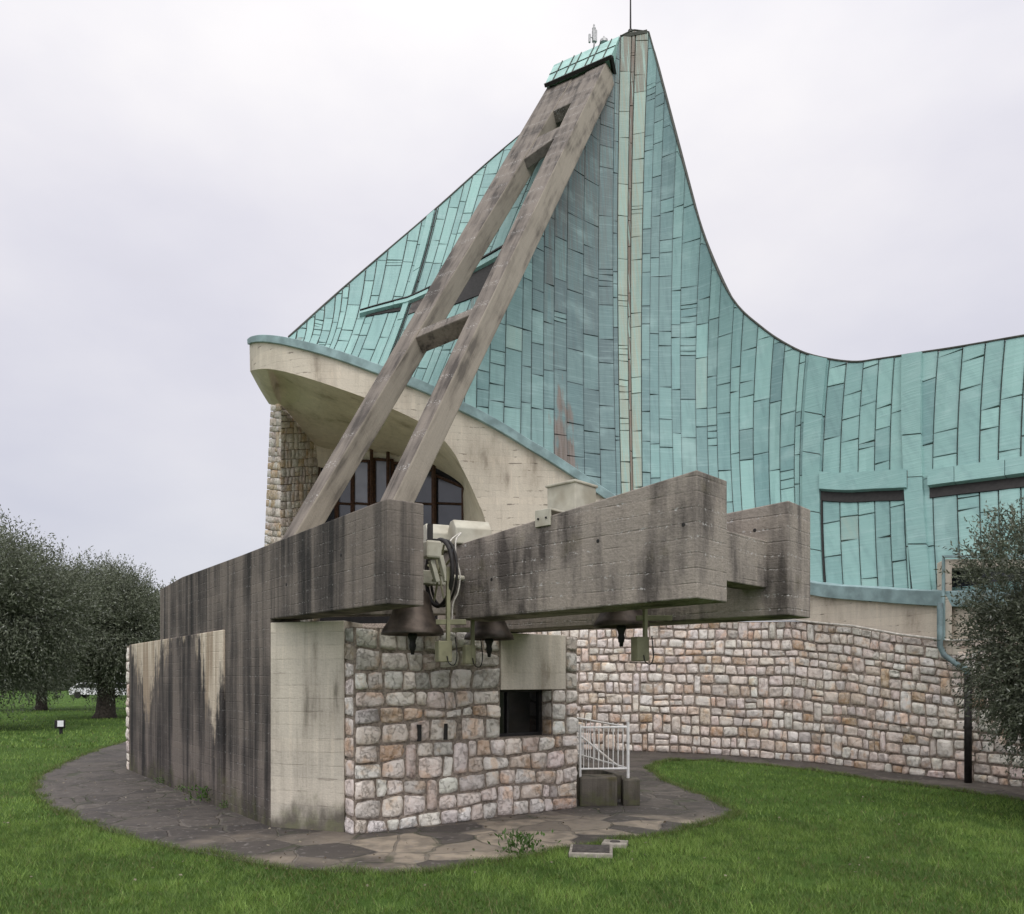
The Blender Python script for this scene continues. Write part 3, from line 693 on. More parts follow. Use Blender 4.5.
# leaning stone pier under the canopy nose
m = MB()
A0, A1 = P(270.5, 403, 21.4), P(255, 743, 21.4); Bp0, Bp1 = P(281, 403, 20.7), P(279.5, 746, 20.7); Cp0, Cp1 = P(319, 402, 22.6), P(317, 740, 22.6)
def quad_map(a0, b0, a1, b1, U, V):          # 0 top, 1 bottom
    nrm = (b0 - a0).cross(a1 - a0).normalized()
    if nrm.y > 0: nrm = -nrm
    def f(u, v, h):
        s, t = u / U, v / V; return (a1 * (1 - s) + b1 * s) * (1 - t) + (a0 * (1 - s) + b0 * s) * t + nrm * h
    return f
tan = [((.60, .55, .485), 4), ((.54, .47, .39), 3), ((.50, .39, .26), 1.6), ((.42, .365, .31), 1.6)]
RCM[0] = .14
U1, V1 = (Bp0 - A0).length, (A0 - A1).length
make_stones(m, quad_map(A0, Bp0, A1, Bp1, U1, V1), U1, V1, .20, .30, .008, 41, N=5, wave=.008, gap=.005, palette=tan)
U2 = (Cp0 - Bp0).length
make_stones(m, quad_map(Bp0, Cp0, Bp1, Cp1, U2, V1), U2, V1, .20, .27, .010, 42, N=5, wave=.010, gap=.006, palette=tan)
m.build('stone_pier', M['stone'], church, smooth=True)
m = MB(); sh = Vector((.03, .16, 0)); bk = Vector((1.0, 3.0, 0))
m.add([A0 + sh, Bp0 + sh, Cp0 + sh, A1 + sh, Bp1 + sh, Cp1 + sh], [(0, 1, 4, 3), (1, 2, 5, 4)]); m.build('pier_core', M['mortar'], church)

# glazing under the canopy
def gl(x, y, dd=0): return P(x, y, 22.75 - (x - 317) / 150 * .65 + dd)
panes = [(319, 336, 462, 'glass'), (337, 352, 462, 'glass'), (353, 369, 459, 'pale_reflection'), (374, 392, 458, 'pale_reflection'), (393, 412, 462, 'glass'), (413, 433, 468, 'glass'), (435, 463, 474, 'glass')]
for x0, x1, y0, mk in panes:
    y1 = y0 + (12 if x0 > 430 else 1)
    w = MB()
    for a, b in (((x0, y0), (x0, 575)), ((x1, y1), (x1, 575))): w.tube([gl(*a), gl(*b)], .045, 4)
    w.tube([gl(x0, y0 + 1), gl(x1, y1 + 1)], .04, 4); w.tube([gl(x0, 503), gl(x1, 504)], .03, 4)
    wo = w.build('window', M['frame'], church)
    m = MB(); m.add([gl(x0, y0, .04), gl(x1, y1, .04), gl(x1, 575, .04), gl(x0, 575, .04)], [(0, 3, 2, 1)]); m.build('pane', M[mk], wo)
for x, y0 in ((371.5, 447), (388, 452), (434, 458), (318, 452)):
    m = MB(); m.tube([gl(x, y0, -.12), gl(x, 560, -.12)], .05, 4); m.build('mullion', M['frame'], church)
m = MB(); m.prism([(-8.5, 18.0), (-1.2, 13.6), (.2, 12.6), (.6, 19.3), (-6, 20.2)], 0, 2.2); m.build('bounce_slab', M['panel_concrete'], church)  # unseen pale slab added to bounce light up onto the soffit
m = MB(); m.add([gl(316, 440, .3), gl(470, 440, .3), gl(470, 640, .3), gl(316, 640, .3)], [(0, 3, 2, 1)]); m.build('back_wall', M['dark'], church)

# ---- copper roof surfaces
K0, K1 = (455, 407, 18.8), (612, 66, 27.6)
def lerp3(a, b, t): return tuple(a[i] + (b[i] - a[i]) * t for i in range(3))
Kp = [P(*K0).lerp(P(*K1), t) for t in np.linspace(0, 1, 9)]
# surface B: rim 268..455  <-> ridge
Bb = spline([tuple(P(*p)) for p in ((289, 344, 18.9), (330, 356, 18.75), (380, 374, 18.75), (420, 390, 18.8), (455, 407, 18.8))], 200)
Bt = spline([tuple(P(*p)) for p in ((289, 338, 19.2), (348, 285, 21.4), (431, 214, 23.6), (508, 146, 26.0), (612, 62, 27.7))], 200)
def SBf(s, v):
    a, b = poly_at(Bb, s), poly_at(Bt, s); sag = 4 * v * (1 - v) * (.9 * s * (1 - s))
    return Vector(a * (1 - v) + b * v) + Vector((.25 * sag, sag, -.1 * sag))
# surface C + right: bottom along rim, top along crease then outline
bot = [(455, 407, 18.85), (480, 421, 18.95), (500, 432, 19.05), (540, 456, 19.15), (570, 475, 19.25), (600, 495, 19.3), (622, 508, 19.25), (632, 514, 19.2), (643, 521, 19.1), (680, 541, 18.7), (705, 553, 18.4), (735, 566, 17.95), (765, 577, 17.4), (795, 587, 16.75), (815, 594, 16.3), (850, 598, 15.6), (880, 601, 15.05), (920, 604, 14.25), (960, 605, 13.6), (1024, 606, 12.7), (1090, 606, 12.0), (1180, 606, 10.7), (1300, 606, 9.4)]
Kq = [K0] + [None] * 4
def kpt(px):                       # point of the crease at this bearing
    f = (px - K0[0]) / (K1[0] - K0[0]); t = f * K0[2] / (K1[2] * (1 - f) + f * K0[2])
    return tuple(P(*K0).lerp(P(*K1), t))
top3 = [kpt(455), kpt(481), kpt(502), kpt(541), kpt(571), kpt(600)] + [tuple(P(*p)) for p in ((621, 37, 28.0), (633, 31, 28.1), (649, 33, 28.0), (681, 157, 25.2), (705, 240, 23.6), (731, 298, 22.2), (762, 329, 21.2), (793, 349, 20.3), (818, 358, 19.6), (852, 363, 18.8), (880, 360, 18.2), (920, 354, 17.3), (960, 348, 16.5), (1024, 337, 15.4), (1090, 326, 14.4), (1180, 312, 12.9), (1300, 300, 11.2))]
Cb = spline([tuple(P(*p)) for p in bot], 600); Ct = spline(top3, 600)
# keep the crease and tower top crisp
nseg = len(bot) - 1
def lin(pts, n):
    p = np.array(pts, float); q = np.linspace(0, len(p) - 1, n); i = np.minimum(q.astype(int), len(p) - 2); t = (q - i)[:, None]; return p[i] * (1 - t) + p[i + 1] * t
CtL = lin(top3, 600); wgt = np.clip((np.linspace(0, nseg, 600) - 8.6) / 1.0, 0, 1)[:, None]; Ct = CtL * (1 - wgt) + Ct * wgt
def SCf(s, v):
    a, b = poly_at(Cb, s), poly_at(Ct, s); k = s * nseg
    amp = np.interp(k, [0, 2, 5, 7, 9, 12, 16, 20], [0, .15, .7, .8, .7, .5, .2, .2]); sag = 4 * v * (1 - v) * amp
    return Vector(a * (1 - v) + b * v) + Vector((0, sag, -.1 * sag))
def skey(px):                      # parameter whose bottom edge stands at this bearing
    q = np.array([p[0] for p in bot]); return np.interp(px, q, np.arange(len(q))) / nseg
def surf_normal(f, s, v, e=.004):
    s0, s1, v0, v1 = max(0, s - e), min(1, s + e), max(0, v - e), min(1, v + e)
    n = (f(s1, v) - f(s0, v)).cross(f(s, v1) - f(s, v0))
    if n.length < 1e-9: return Vector((0, -1, 0))
    n.normalize(); return n if n.y < 0 else -n

def panels(mb, f, cuts, seed, tintf, lift=.022, gap=.014, vmax=1.0, vmin=0.0):
    rd = random.Random(seed); vv = np.linspace(vmin, vmax, 41); QS = (0, .12, .5, .88, 1)
    for i in range(len(cuts) - 1):
        s0, s1 = cuts[i], cuts[i + 1]; sm = .5 * (s0 + s1)
        L = (f(sm, vmax) - f(sm, vmin)).length; wdt = (f(s1, .4) - f(s0, .4)).length
        if L < .15: continue
        gs = min(.2, gap / max(wdt, .05)) * (s1 - s0)
        cols = [s0 + gs + (s1 - s0 - 2 * gs) * q for q in QS]
        ztab = [np.maximum.accumulate(np.array([f(c, v).z for v in vv]) + 1e-6 * np.arange(41)) for c in cols]
        zlo, zhi = min(z[0] for z in ztab), max(z[-1] for z in ztab); dz = (zhi - zlo) / max(L, .1) * (L / max(.2, (f(sm, vmax) - f(sm, vmin)).length))
        ys = [0.0]
        while ys[-1] < L:
            r = rd.random()
            if r < .09: ys += [ys[-1] + x for x in np.cumsum([rd.uniform(.12, .30) for _ in range(rd.choice([1, 2, 2, 3]))])]
            else: ys.append(ys[-1] + rd.uniform(.45, 2.3) * (1.0 if L > 4 else .7))
        ys = [y for y in ys if y < L - .12] + [L]
        for a, (y0, y1) in enumerate(zip(ys[:-1], ys[1:])):
            za, zb = zlo + (zhi - zlo) * y0 / L, zlo + (zhi - zlo) * y1 / L; sk = rd.uniform(-.03, .03)
            g0 = gap * .9
            va = [np.interp(za + g0 + sk * (q - .5), z, vv) for q, z in zip(QS, ztab)] if a else [vmin] * 5
            vb = [np.interp(zb - g0 + sk * (q - .5), z, vv) for q, z in zip(QS, ztab)]
            if max(b - c for b, c in zip(vb, va)) * L < .03: continue
            vb = [max(b, c + 1e-5) for b, c in zip(vb, va)]
            ny = max(1, int((y1 - y0) / .5)); lf = lift * rd.uniform(.75, 1.3); bw = rd.uniform(-1, 1)
            e = min(.3, .05 / max(.06, y1 - y0)); ts = sorted(set([0, e] + [k / ny for k in range(1, ny) if e < k / ny < 1 - e] + [1 - e, 1])); nt_ = len(ts)
            tc_ = tuple(tintf(sm, sum(va + vb) / 10, rd)); vs = []; cl = []
            for t in ts:
                for q in range(5):
                    v = va[q] + (vb[q] - va[q]) * t; n = surf_normal(f, cols[q], v)
                    vs.append(f(cols[q], v) + n * (lf + .012 * bw * math.sin(math.pi * t) * (q == 2)))
                    ed = (q in (0, 4)) or t in (0, 1); cl.append((tc_[0], tc_[1], min(1, tc_[2] + (.26 if ed else 0)), tc_[3] if len(tc_) > 3 else 0))
            k = len(vs); n0 = surf_normal(f, sm, sum(va + vb) / 10)
            fs = [(j * 5 + q, j * 5 + q + 1, (j + 1) * 5 + q + 1, (j + 1) * 5 + q) for j in range(nt_ - 1) for q in range(4)]
            ring = list(range(5)) + [5 * j + 4 for j in range(1, nt_)] + [5 * (nt_ - 1) + q for q in (3, 2, 1, 0)] + [5 * j for j in range(nt_ - 2, 0, -1)]
            vs += [vs[r_] - n0 * (lf + .01) for r_ in ring]; cl += [cl[r_] for r_ in ring]; m_ = len(ring)
            fs += [(ring[b], ring[(b + 1) % m_], k + (b + 1) % m_, k + b) for b in range(m_)]
            mb.add(vs, fs, 0); mb.c += cl

def sheet(f, ns, nv, name, mat, parent, lift=0.0, thick=.25):
    vs = []; 
    for i in range(ns + 1):
        for j in range(nv + 1): vs.append(f(i / ns, j / nv) + (surf_normal(f, i / ns, j / nv) * lift if lift else Vector((0, 0, 0))))
    o = mesh_obj(name, vs, [(i * (nv + 1) + j, (i + 1) * (nv + 1) + j, (i + 1) * (nv + 1) + j + 1, i * (nv + 1) + j + 1) for i in range(ns) for j in range(nv)], mat, parent, True)
    so = o.modifiers.new('solid', 'SOLIDIFY'); so.thickness = thick; so.offset = -1
    return o
sheet(SBf, 40, 20, 'roof_underlay', M['seam'], church, -.01)
sheet(SCf, 160, 40, 'roof_underlay', M['seam'], church, -.01)
rd = random.Random(3)
def cuts_by_px(a, b, lo, hi, key):
    x = a; out = [a]
    while x < b - lo * .7: x = min(b, x + rd.choice([rd.uniform(lo, hi), rd.uniform(lo, (lo + hi) / 2)])); out.append(x)
    if b - out[-1] > 1e-6: out.append(b)
    out[-1] = b; return [key(q) for q in out]
cB = [0]; 
while cB[-1] < 1: cB.append(cB[-1] + rd.uniform(.026, .06))
cB = [c / cB[-1] for c in cB]
m = MB()
panels(m, SBf, cB, 11, lambda s, v, r: (min(1, max(0, r.gauss(.74, .16))), .0 if r.random() > .03 else r.uniform(.2, .5), max(0, r.gauss(.05, .06)), .5 if r.random() < .05 else 0))
cC = cuts_by_px(455, 621, 8.5, 18, skey) + [skey(631), skey(634)] + cuts_by_px(643, 806, 9, 19, skey) + [skey(828)] + cuts_by_px(828, 913, 12, 22, skey)[1:] + [skey(940)] + cuts_by_px(940, 1300, 18, 30, skey)[1:]
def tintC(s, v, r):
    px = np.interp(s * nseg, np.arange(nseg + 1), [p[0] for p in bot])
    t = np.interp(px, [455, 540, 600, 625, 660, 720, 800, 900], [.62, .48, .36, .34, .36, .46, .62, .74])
    dk = np.interp(px, [455, 510, 560, 600, 625, 650, 700, 760, 820], [.15, .38, .74, .95, .50, .40, .28, .14, .04])      # panels darker and greyer towards the fold
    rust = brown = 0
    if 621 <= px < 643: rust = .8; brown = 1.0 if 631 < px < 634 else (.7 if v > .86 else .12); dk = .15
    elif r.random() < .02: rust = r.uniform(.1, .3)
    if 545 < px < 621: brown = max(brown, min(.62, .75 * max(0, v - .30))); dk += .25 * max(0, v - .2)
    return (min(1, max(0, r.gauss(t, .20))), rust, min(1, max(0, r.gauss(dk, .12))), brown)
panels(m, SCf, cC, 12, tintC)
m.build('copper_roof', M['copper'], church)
# ridge edge trim
m = MB(); m.tube([Vector(poly_at(Bt, s)) + Vector((0, -.02, .02)) for s in np.linspace(0, .9, 30)], .025, 6)
m.tube([Vector(poly_at(Ct, s)) + Vector((0, -.02, .02)) for s in np.linspace(6 / nseg, 1, 90)], .03, 6); m.build('roof_edge', M['seam'], church, smooth=True)

def strip(f, pts, wid, proud, name, mat, parent=church, n=24, seams=None, tone=.75):      # raised strip along a path on the roof
    mb = MB(); rs_ = random.Random(len(name) + int(pts[0][0] * 1000))
    st = [0.0]
    if seams:
        while st[-1] < 1 - seams: st.append(st[-1] + seams * rs_.uniform(.6, 1.3))
        st[-1] = 1.0
    if st[-1] < 1: st.append(1.0)
    def pt(t):
        t = t * (len(pts) - 1); k = min(int(t), len(pts) - 2); q = t - k
        return pts[k][0] * (1 - q) + pts[k + 1][0] * q, pts[k][1] * (1 - q) + pts[k + 1][1] * q
    def run(t0, t1, pr, shrink, col):
        k = max(2, int(n * (t1 - t0))); vs = []
        for i in range(k + 1):
            s, v = pt(t0 + (t1 - t0) * i / k); w0, w1 = wid[0] / 2 * shrink, wid[1] / 2 * shrink
            a = (min(1, max(0, s - w0)), min(1, max(0, v - w1))); b = (min(1, max(0, s + w0)), min(1, max(0, v + w1)))
            for (ss, vv), hh in ((a, -.05), (a, pr), (b, pr), (b, -.05)): vs.append(f(ss, vv) + surf_normal(f, ss, vv) * hh)
        fs = [(i * 4 + j, (i + 1) * 4 + j, (i + 1) * 4 + (j + 1) % 4, i * 4 + (j + 1) % 4) for i in range(k) for j in range(4)] + [(0, 1, 2, 3), (k * 4 + 3, k * 4 + 2, k * 4 + 1, k * 4)]
        mb.add(vs, fs, 0, col)
    for a, b in zip(st[:-1], st[1:]):
        g = .0022 if seams else 0
        run(a + g, b - g, proud * rs_.uniform(.93, 1.05), 1.0, (min(1, max(0, rs_.gauss(tone, .10))), 0, rs_.uniform(.0, .16), 0))
    if seams: run(0, 1, proud * .75, .97, (.1, 0, 1, .6))
    return mb.build(name, mat, parent)
ds = skey(825) - skey(809)
strip(SCf, [(skey(816), .0), (skey(816), 1)], (ds, 0), .09, 'roof_rib', M['copper'], seams=.22, tone=.6)
strip(SCf, [(skey(926), .0), (skey(914), 1)], (skey(936) - skey(917), 0), .09, 'roof_rib', M['copper'], seams=.25)
strip(SCf, [(skey(827), .452), (skey(915), .455)], (0, .074), .14, 'roof_band', M['copper'], seams=.9)
strip(SCf, [(skey(937), .452), (skey(1024), .470), (skey(1088), .482)], (0, .062), .14, 'roof_band', M['copper'], seams=.3)
strip(SCf, [(skey(827), .395), (skey(914), .398)], (0, .040), .05, 'roof_slit', M['dark'])
strip(SCf, [(skey(937), .402), (skey(1024), .420), (skey(1088), .432)], (0, .038), .05, 'roof_slit', M['dark'])
strip(SCf, [(skey(827.5), .02), (skey(827.5), .40)], (.0016, 0), .05, 'roof_slit', M['dark'])
strip(SCf, [(skey(915), .02), (skey(914), .40)], (.0016, 0), .05, 'roof_slit', M['dark'])
strip(SBf, [(.50, 0), (.50, .985)], (.024, 0), .12, 'roof_rib', M['copper'], seams=.3, tone=.85)
strip(SBf, [(.518, .0), (.518, .985)], (.005, 0), .06, 'roof_slit', M['dark'])
strip(SBf, [(.32, .462), (.5, .402), (.97, .392)], (0, .022), .14, 'roof_band', M['copper'], seams=.3, tone=.85)
strip(SBf, [(.32, .480), (.5, .418), (.97, .408)], (0, .006), .16, 'roof_slit', M['dark'])
strip(SBf, [(.525, .358), (.68, .356)], (0, .065), .05, 'roof_slit', M['brown_recess'])
strip(SBf, [(.345, .437), (.485, .380)], (0, .022), .05, 'roof_slit', M['dark'])
strip(SBf, [(.74, .335), (.95, .325)], (0, .10), .05, 'roof_slit', M['dark'])
# cap over the head of the strut
T1, T2, Q1, Q2 = P(554, 65, 28.3), P(619.5, 36, 28.0), P(544.5, 85, 27.0), P(611, 56, 26.7)
bkk = Vector((.55, 1.9, -.2))
m = MB(); m.add([T1, T2, Q1, Q2, T1 + bkk, T2 + bkk, P(550, 92, 28), P(616.5, 86, 27.9)], [(0, 2, 3, 1), (0, 1, 5, 4), (1, 3, 7, 5), (2, 6, 7, 3), (0, 4, 6, 2), (4, 5, 7, 6)])
m.build('roof_cap', M['copper_rib'], church)
m = MB()
for a, b, r in ((Q1, Q2, .075), (Q2, P(616.5, 86, 27.9), .075)): m.tube([a + Vector((0, -.05, -.06)), b + Vector((0, -.05, -.06))], r, 4)
m.build('cap_lip', M['dark'], church)
m = MB()
for f_ in (.13, .31, .42, .61, .70, .88): m.tube([T1.lerp(T2, f_) + Vector((0, -.02, 0)), Q1.lerp(Q2, f_ - .015) + Vector((0, -.02, 0))], .022, 4)
m.tube([T1.lerp(Q1, .5) + Vector((0, -.02, 0)), T2.lerp(Q2, .5) + Vector((0, -.02, 0))], .018, 4); m.build('cap_seam', M['seam'], church)
m = MB(); m.prism([P(620, 33, 28.0)[:2], P(647, 33, 27.95)[:2], P(649, 33, 28.6)[:2], P(622, 33, 28.8)[:2]], [P(620, 38, 28).z, P(647, 34, 28).z, P(649, 34, 28).z, P(622, 38, 28).z], [P(620, 35, 28).z, P(647, 30.5, 28).z, P(649, 30.5, 28).z, P(622, 35, 28).z]); m.build('ridge_cap', M['seam'], church)

# window in the wall at the right
def rw(px, py, off=0): 
    d = np.interp(px, [930, 1060], [14.0, 12.3]) - .12 - off; return P(px, py, d)
w = MB()
for x0, x1, y0, y1 in ((945, 952, 559, 655), (952, 1060, 559, 568), (952, 1060, 646, 655)):
    w.extrude([rw(x0, y0), rw(x1, y0), rw(x1, y1), rw(x0, y1)], (.1, .45, 0))
wo = w.build('window', M['shell'], church, bevel=.012)
m = MB(); m.add([rw(950, 566, -.3), rw(1060, 566, -.3), rw(1060, 650, -.3), rw(950, 650, -.3)], [(0, 3, 2, 1)]); m.build('pane', M['glass'], wo)
m = MB(); m.tube([rw(943.5, 640, .02), rw(943.5, 556.5, .02), rw(1060, 556.5, .02)], .035, 4); m.build('trim', M['copper_trim'], wo)
# downpipe
m = MB(); m.tube([P(940, 603, 13.65), P(940, 646, 13.65), P(944, 655, 13.6), P(958, 665, 13.35), P(966, 669, 13.15), P(968, 676, 13.1)], .048, 10)
dp = m.build('drainpipe', M['pipe'], church, smooth=True)
m = MB(); m.tube([P(968, 674, 13.1), (7.48, 13.12, 0)], .058, 10); m.build('lower_pipe', M['iron'], dp, smooth=True)
for z in (.9, 1.5): m = MB(); m.lathe(Vector((7.475, 13.115, z)), [(.058, 0), (.07, 0), (.07, .04), (.058, .04)], 12); m.build('pipe_clip', M['iron'], dp)

# rods on the roof
t = thing('lightning_rod', 'thin dark lightning rod standing upright on the roof peak', 'rod', P(630.5, 31, 28.2))
m = MB(); b = P(630.5, 32, 28.2); m.tube([b, b + Vector((0, 0, .7)), b + Vector((0, 0, 3.2))], [.035, .03, .015], 6); m.build('pole', M['iron'], t)
m = MB(); m.lathe(b, [(.10, -.02), (.09, .05), (.04, .10), (0, .10)], 10); m.build('foot', M['iron'], t)
t = thing('antenna', 'small grey antenna cluster on the roof cap left of the peak', 'antenna', P(593, 48, 28.9))
b = P(594, 50, 29.0)
m = MB(); m.tube([b, b + Vector((0, 0, .9))], .035, 6); m.build('mast', M['grey_metal'], t)
m = MB(); m.box(b + Vector((.02, 0, .5)), (.16, .12, .42), .3); m.box(b + Vector((-.16, 0, .42)), (.07, .07, .30), .3); m.box(b + Vector((-.07, 0, .45)), (.18, .03, .03), .1); m.build('panel', M['grey_metal'], t, bevel=.01)
m = MB(); m.lathe(b + Vector((0, 0, .72)), [(.06, 0), (.07, .06), (.03, .12), (.03, .2), (0, .22)], 10); m.build('tip', M['grey_metal'], t)
m = MB(); b = P(604, 42, 29.0); m.lathe(b, [(.16, -.05), (.15, .05), (.04, .1), (.03, .2), (0, .21)], 10); tag(m.build('roof_vent', M['grey_metal'], None), 'small grey roof vent between the antenna and the roof peak', 'vent')

# ================================================================== LADDER STRUT
st = thing('ladder_strut', 'tall leaning concrete strut of two legs joined like a ladder, rising to the roof peak', 'strut', (-2, 11.3, 2.2))
def leg(A, Bq, Cq):          # three edges given as (foot, top); fourth closes the section
    ns = 12; secs = []
    for i in range(ns + 1):
        t = -0.035 + 1.035 * i / ns
        a, b, c = [e[0] + (e[1] - e[0]) * t for e in (A, Bq, Cq)]
        secs.append([a, b, c, a + c - b])
    mb = MB(); vs = [v for s in secs for v in s]
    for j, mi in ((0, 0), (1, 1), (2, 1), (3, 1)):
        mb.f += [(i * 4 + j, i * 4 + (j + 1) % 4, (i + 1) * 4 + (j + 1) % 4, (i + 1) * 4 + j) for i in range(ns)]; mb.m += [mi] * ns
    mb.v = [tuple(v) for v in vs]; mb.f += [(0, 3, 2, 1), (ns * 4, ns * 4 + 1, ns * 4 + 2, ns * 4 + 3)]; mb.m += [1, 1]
    return mb
dF, dT = 11.2, 27.0
LA = (P(279, 542, dF + .4), P(546.5, 88, dT + .3)); LB = (P(290, 541, dF + .3), P(573, 77, dT + .1)); LC = (P(315, 541, dF + .85), P(581, 92, dT + 1.0))
RA = (P(381, 497, dF - .1), P(586, 71, dT)); RB = (P(394, 497, dF - .2), P(606, 62, dT - .2)); RC = (P(418, 497, dF + .35), P(618, 78, dT + .8))
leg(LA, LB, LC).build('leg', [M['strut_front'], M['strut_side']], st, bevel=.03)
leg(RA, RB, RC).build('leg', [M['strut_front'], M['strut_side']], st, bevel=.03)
def at(e, y):                # point of an edge seen at image row y
    lo, hi = 0., 1.
    for _ in range(40):
        mid = (lo + hi) / 2; p = e[0].lerp(e[1], mid); py = HY - (p.z - CAMZ) / p.y * F
        if py > y: lo = mid
        else: hi = mid
    return e[0].lerp(e[1], lo)
inn = lambda e, f, y: at(e, y)
def rung(yl0, yl1, yr0, yr1, dep=.55, mats=None):
    a, b, c, d = at(LB, yl0), at(LB, yl1), at(RA, yr1), at(RA, yr0)
    ax = (LC[0] - LB[0]).lerp(LC[1] - LB[1], .6).normalized()
    n = Vector((.17, .70, -.68)).normalized()
    m = MB(); m.extrude([a + n * .03, b + n * .03, c + n * .03, d + n * .03], n * dep); m.m = [0] * len(m.f)
    return m.build('rung', M['strut_front'], st, bevel=.02)
rung(327, 336, 306, 313, .34)
rung(136, 158, 125, 136, .28)
rung(74, 110, 66, 101, .35)

# ================================================================== RAILING, BLOCKS, COVERS
blk = [((.90, 10.66), (1.41, 10.70), .40, .42), ((1.485, 10.72), (1.72, 10.74), .37, .36)]
labs = ['wide mossy concrete block at the foot of the railing against the stone wall', 'narrow mossy concrete block right of the wider one below the railing post']
for (a, b, h, dd), lb in zip(blk, labs):
    m = MB(); m.prism([a, b, (b[0] + .02, b[1] + dd), (a[0] + .02, a[1] + dd)], 0.0, [h, h, h - .01, h])
    tag(m.build('concrete_block', M['block'], None, bevel=.02), lb, 'concrete block', 'concrete blocks by the railing')
rl = thing('railing', 'white painted metal railing with thin balusters on the concrete blocks', 'railing', (1.2, 10.9, .39))
a, b = Vector((.90, 10.80, 0)), Vector((1.575, 10.86, 0)); zb = .38
def vert(x, y, z0, z1, r): 
    q = MB(); q.tube([(x, y, z0), (x, y, z1)], r, 6); return q
vert(b.x, b.y, zb - .01, 1.13, .021).build('post', M['white_paint'], rl); vert(a.x + .02, a.y, zb, 1.10, .018).build('post', M['white_paint'], rl)
for z in (.50, 1.06): q = MB(); q.tube([a + Vector((0, 0, z)), b + Vector((0, 0, z))], .014, 6); q.build('rail', M['white_paint'], rl)
for k in range(1, 10):
    p = a.lerp(b, k / 10); vert(p.x, p.y, .50, 1.08, .0065).build('baluster', M['white_paint'], rl)
# return panel running back from the post
c = Vector((1.95, 12.9, 0)); d0 = Vector((.98, 12.6, 0))
for z in (.50, 1.06): q = MB(); q.tube([b + Vector((0, 0, z)), d0 + Vector((0, 0, z + .05))], .014, 6); q.build('rail', M['white_paint'], rl)
for k in range(1, 12):
    p = b.lerp(d0, k / 12); vert(p.x, p.y, .50, 1.10, .0065).build('baluster', M['white_paint'], rl)
q = MB(); q.tube([a + Vector((.02, .35, .95)), b + Vector((-.05, .35, .46))], .018, 6); q.build('handrail', M['white_paint'], rl)
m = MB(); m.prism([(.92, 11.3), (1.6, 11.35), (1.1, 12.8), (.7, 12.8)], 0, [.52, .34, .3, .4]); tag(m.build('stair_curb', M['block'], None, bevel=.015), 'low dark sloping stair curb behind the white railing', 'curb')

def cover_plate(name, label, c, sx, sy, rz, inner, hole=False):
    t = thing(name, label, 'manhole', (c[0], c[1], 0), 'drain covers in the lawn')
    m = MB(); m.box((c[0], c[1], .02), (sx, sy, .05), rz); m.build('rim', M['cover_rim'], t, bevel=.008)
    m = MB()
    if hole: m.lathe(Vector((c[0], c[1], .046)), [(0, .006), (sx * .2, .006), (sx * .22, 0)], 16)
    else:
        m.box((c[0], c[1], .045), (sx * .86, sy * .84, .016), rz)
    m.build('lid', inner, t)
g = G(591, 853.5); cover_plate('drain_cover', 'square dark iron drain cover in a pale rim on the lawn edge', g, .42, .40, -.12, M['plate_cover'])
g = G(615, 846); cover_plate('drain_cover', 'small pale drain cover with round hole beside the dark square one', g, .25, .22, -.25, M['plate_cover'], True)

t = thing('garden_floodlight', 'small black garden floodlight with pale glass on a stake in the lawn', 'floodlight', G(61, 734))
g = G(61, 734)
m = MB(); m.tube([g, g + Vector((0, 0, .22))], .05, 8); m.build('stake', M['iron'], t)
m = MB(); m.box(g + Vector((-.03, 0, .31)), (.30, .16, .26), .5); m.build('housing', M['iron'], t, bevel=.02)
m = MB(); m.box(g + Vector((.04, -.10, .33)), (.17, .04, .19), .5); m.build('glass', M['far_white'], t, bevel=.005)

# ================================================================== PLANTS
def leaves_mesh(name, pos, dirs, length, width, cols, parent, curl=.0):
    n = len(pos); dirs = dirs / np.linalg.norm(dirs, axis=1, keepdims=True)
    side = np.cross(dirs, rng.normal(size=(n, 3))); side /= np.linalg.norm(side, axis=1, keepdims=True)
    L = length[:, None]; W = width[:, None]
    v = np.empty((n, 4, 3)); v[:, 0] = pos; v[:, 1] = pos + dirs * L * .5 + side * W; v[:, 2] = pos + dirs * L; v[:, 3] = pos + dirs * L * .5 - side * W
    me = bpy.data.meshes.new(name); me.vertices.add(n * 4); me.loops.add(n * 4); me.polygons.add(n)
    me.vertices.foreach_set('co', v.ravel()); me.loops.foreach_set('vertex_index', np.arange(n * 4)); me.polygons.foreach_set('loop_start', np.arange(0, n * 4, 4)); me.polygons.foreach_set('loop_total', np.full(n, 4))
    a = me.color_attributes.new('tint', 'FLOAT_COLOR', 'POINT'); cc = np.ones((n, 4, 4)); cc[:, :, :3] = cols[:, None, :]; a.data.foreach_set('color', cc.astype(np.float32).ravel())
    me.materials.append(M['leaf']); me.update(); me.validate()
    o = bpy.data.objects.new(name, me); C.objects.link(o); o.parent = parent; return o
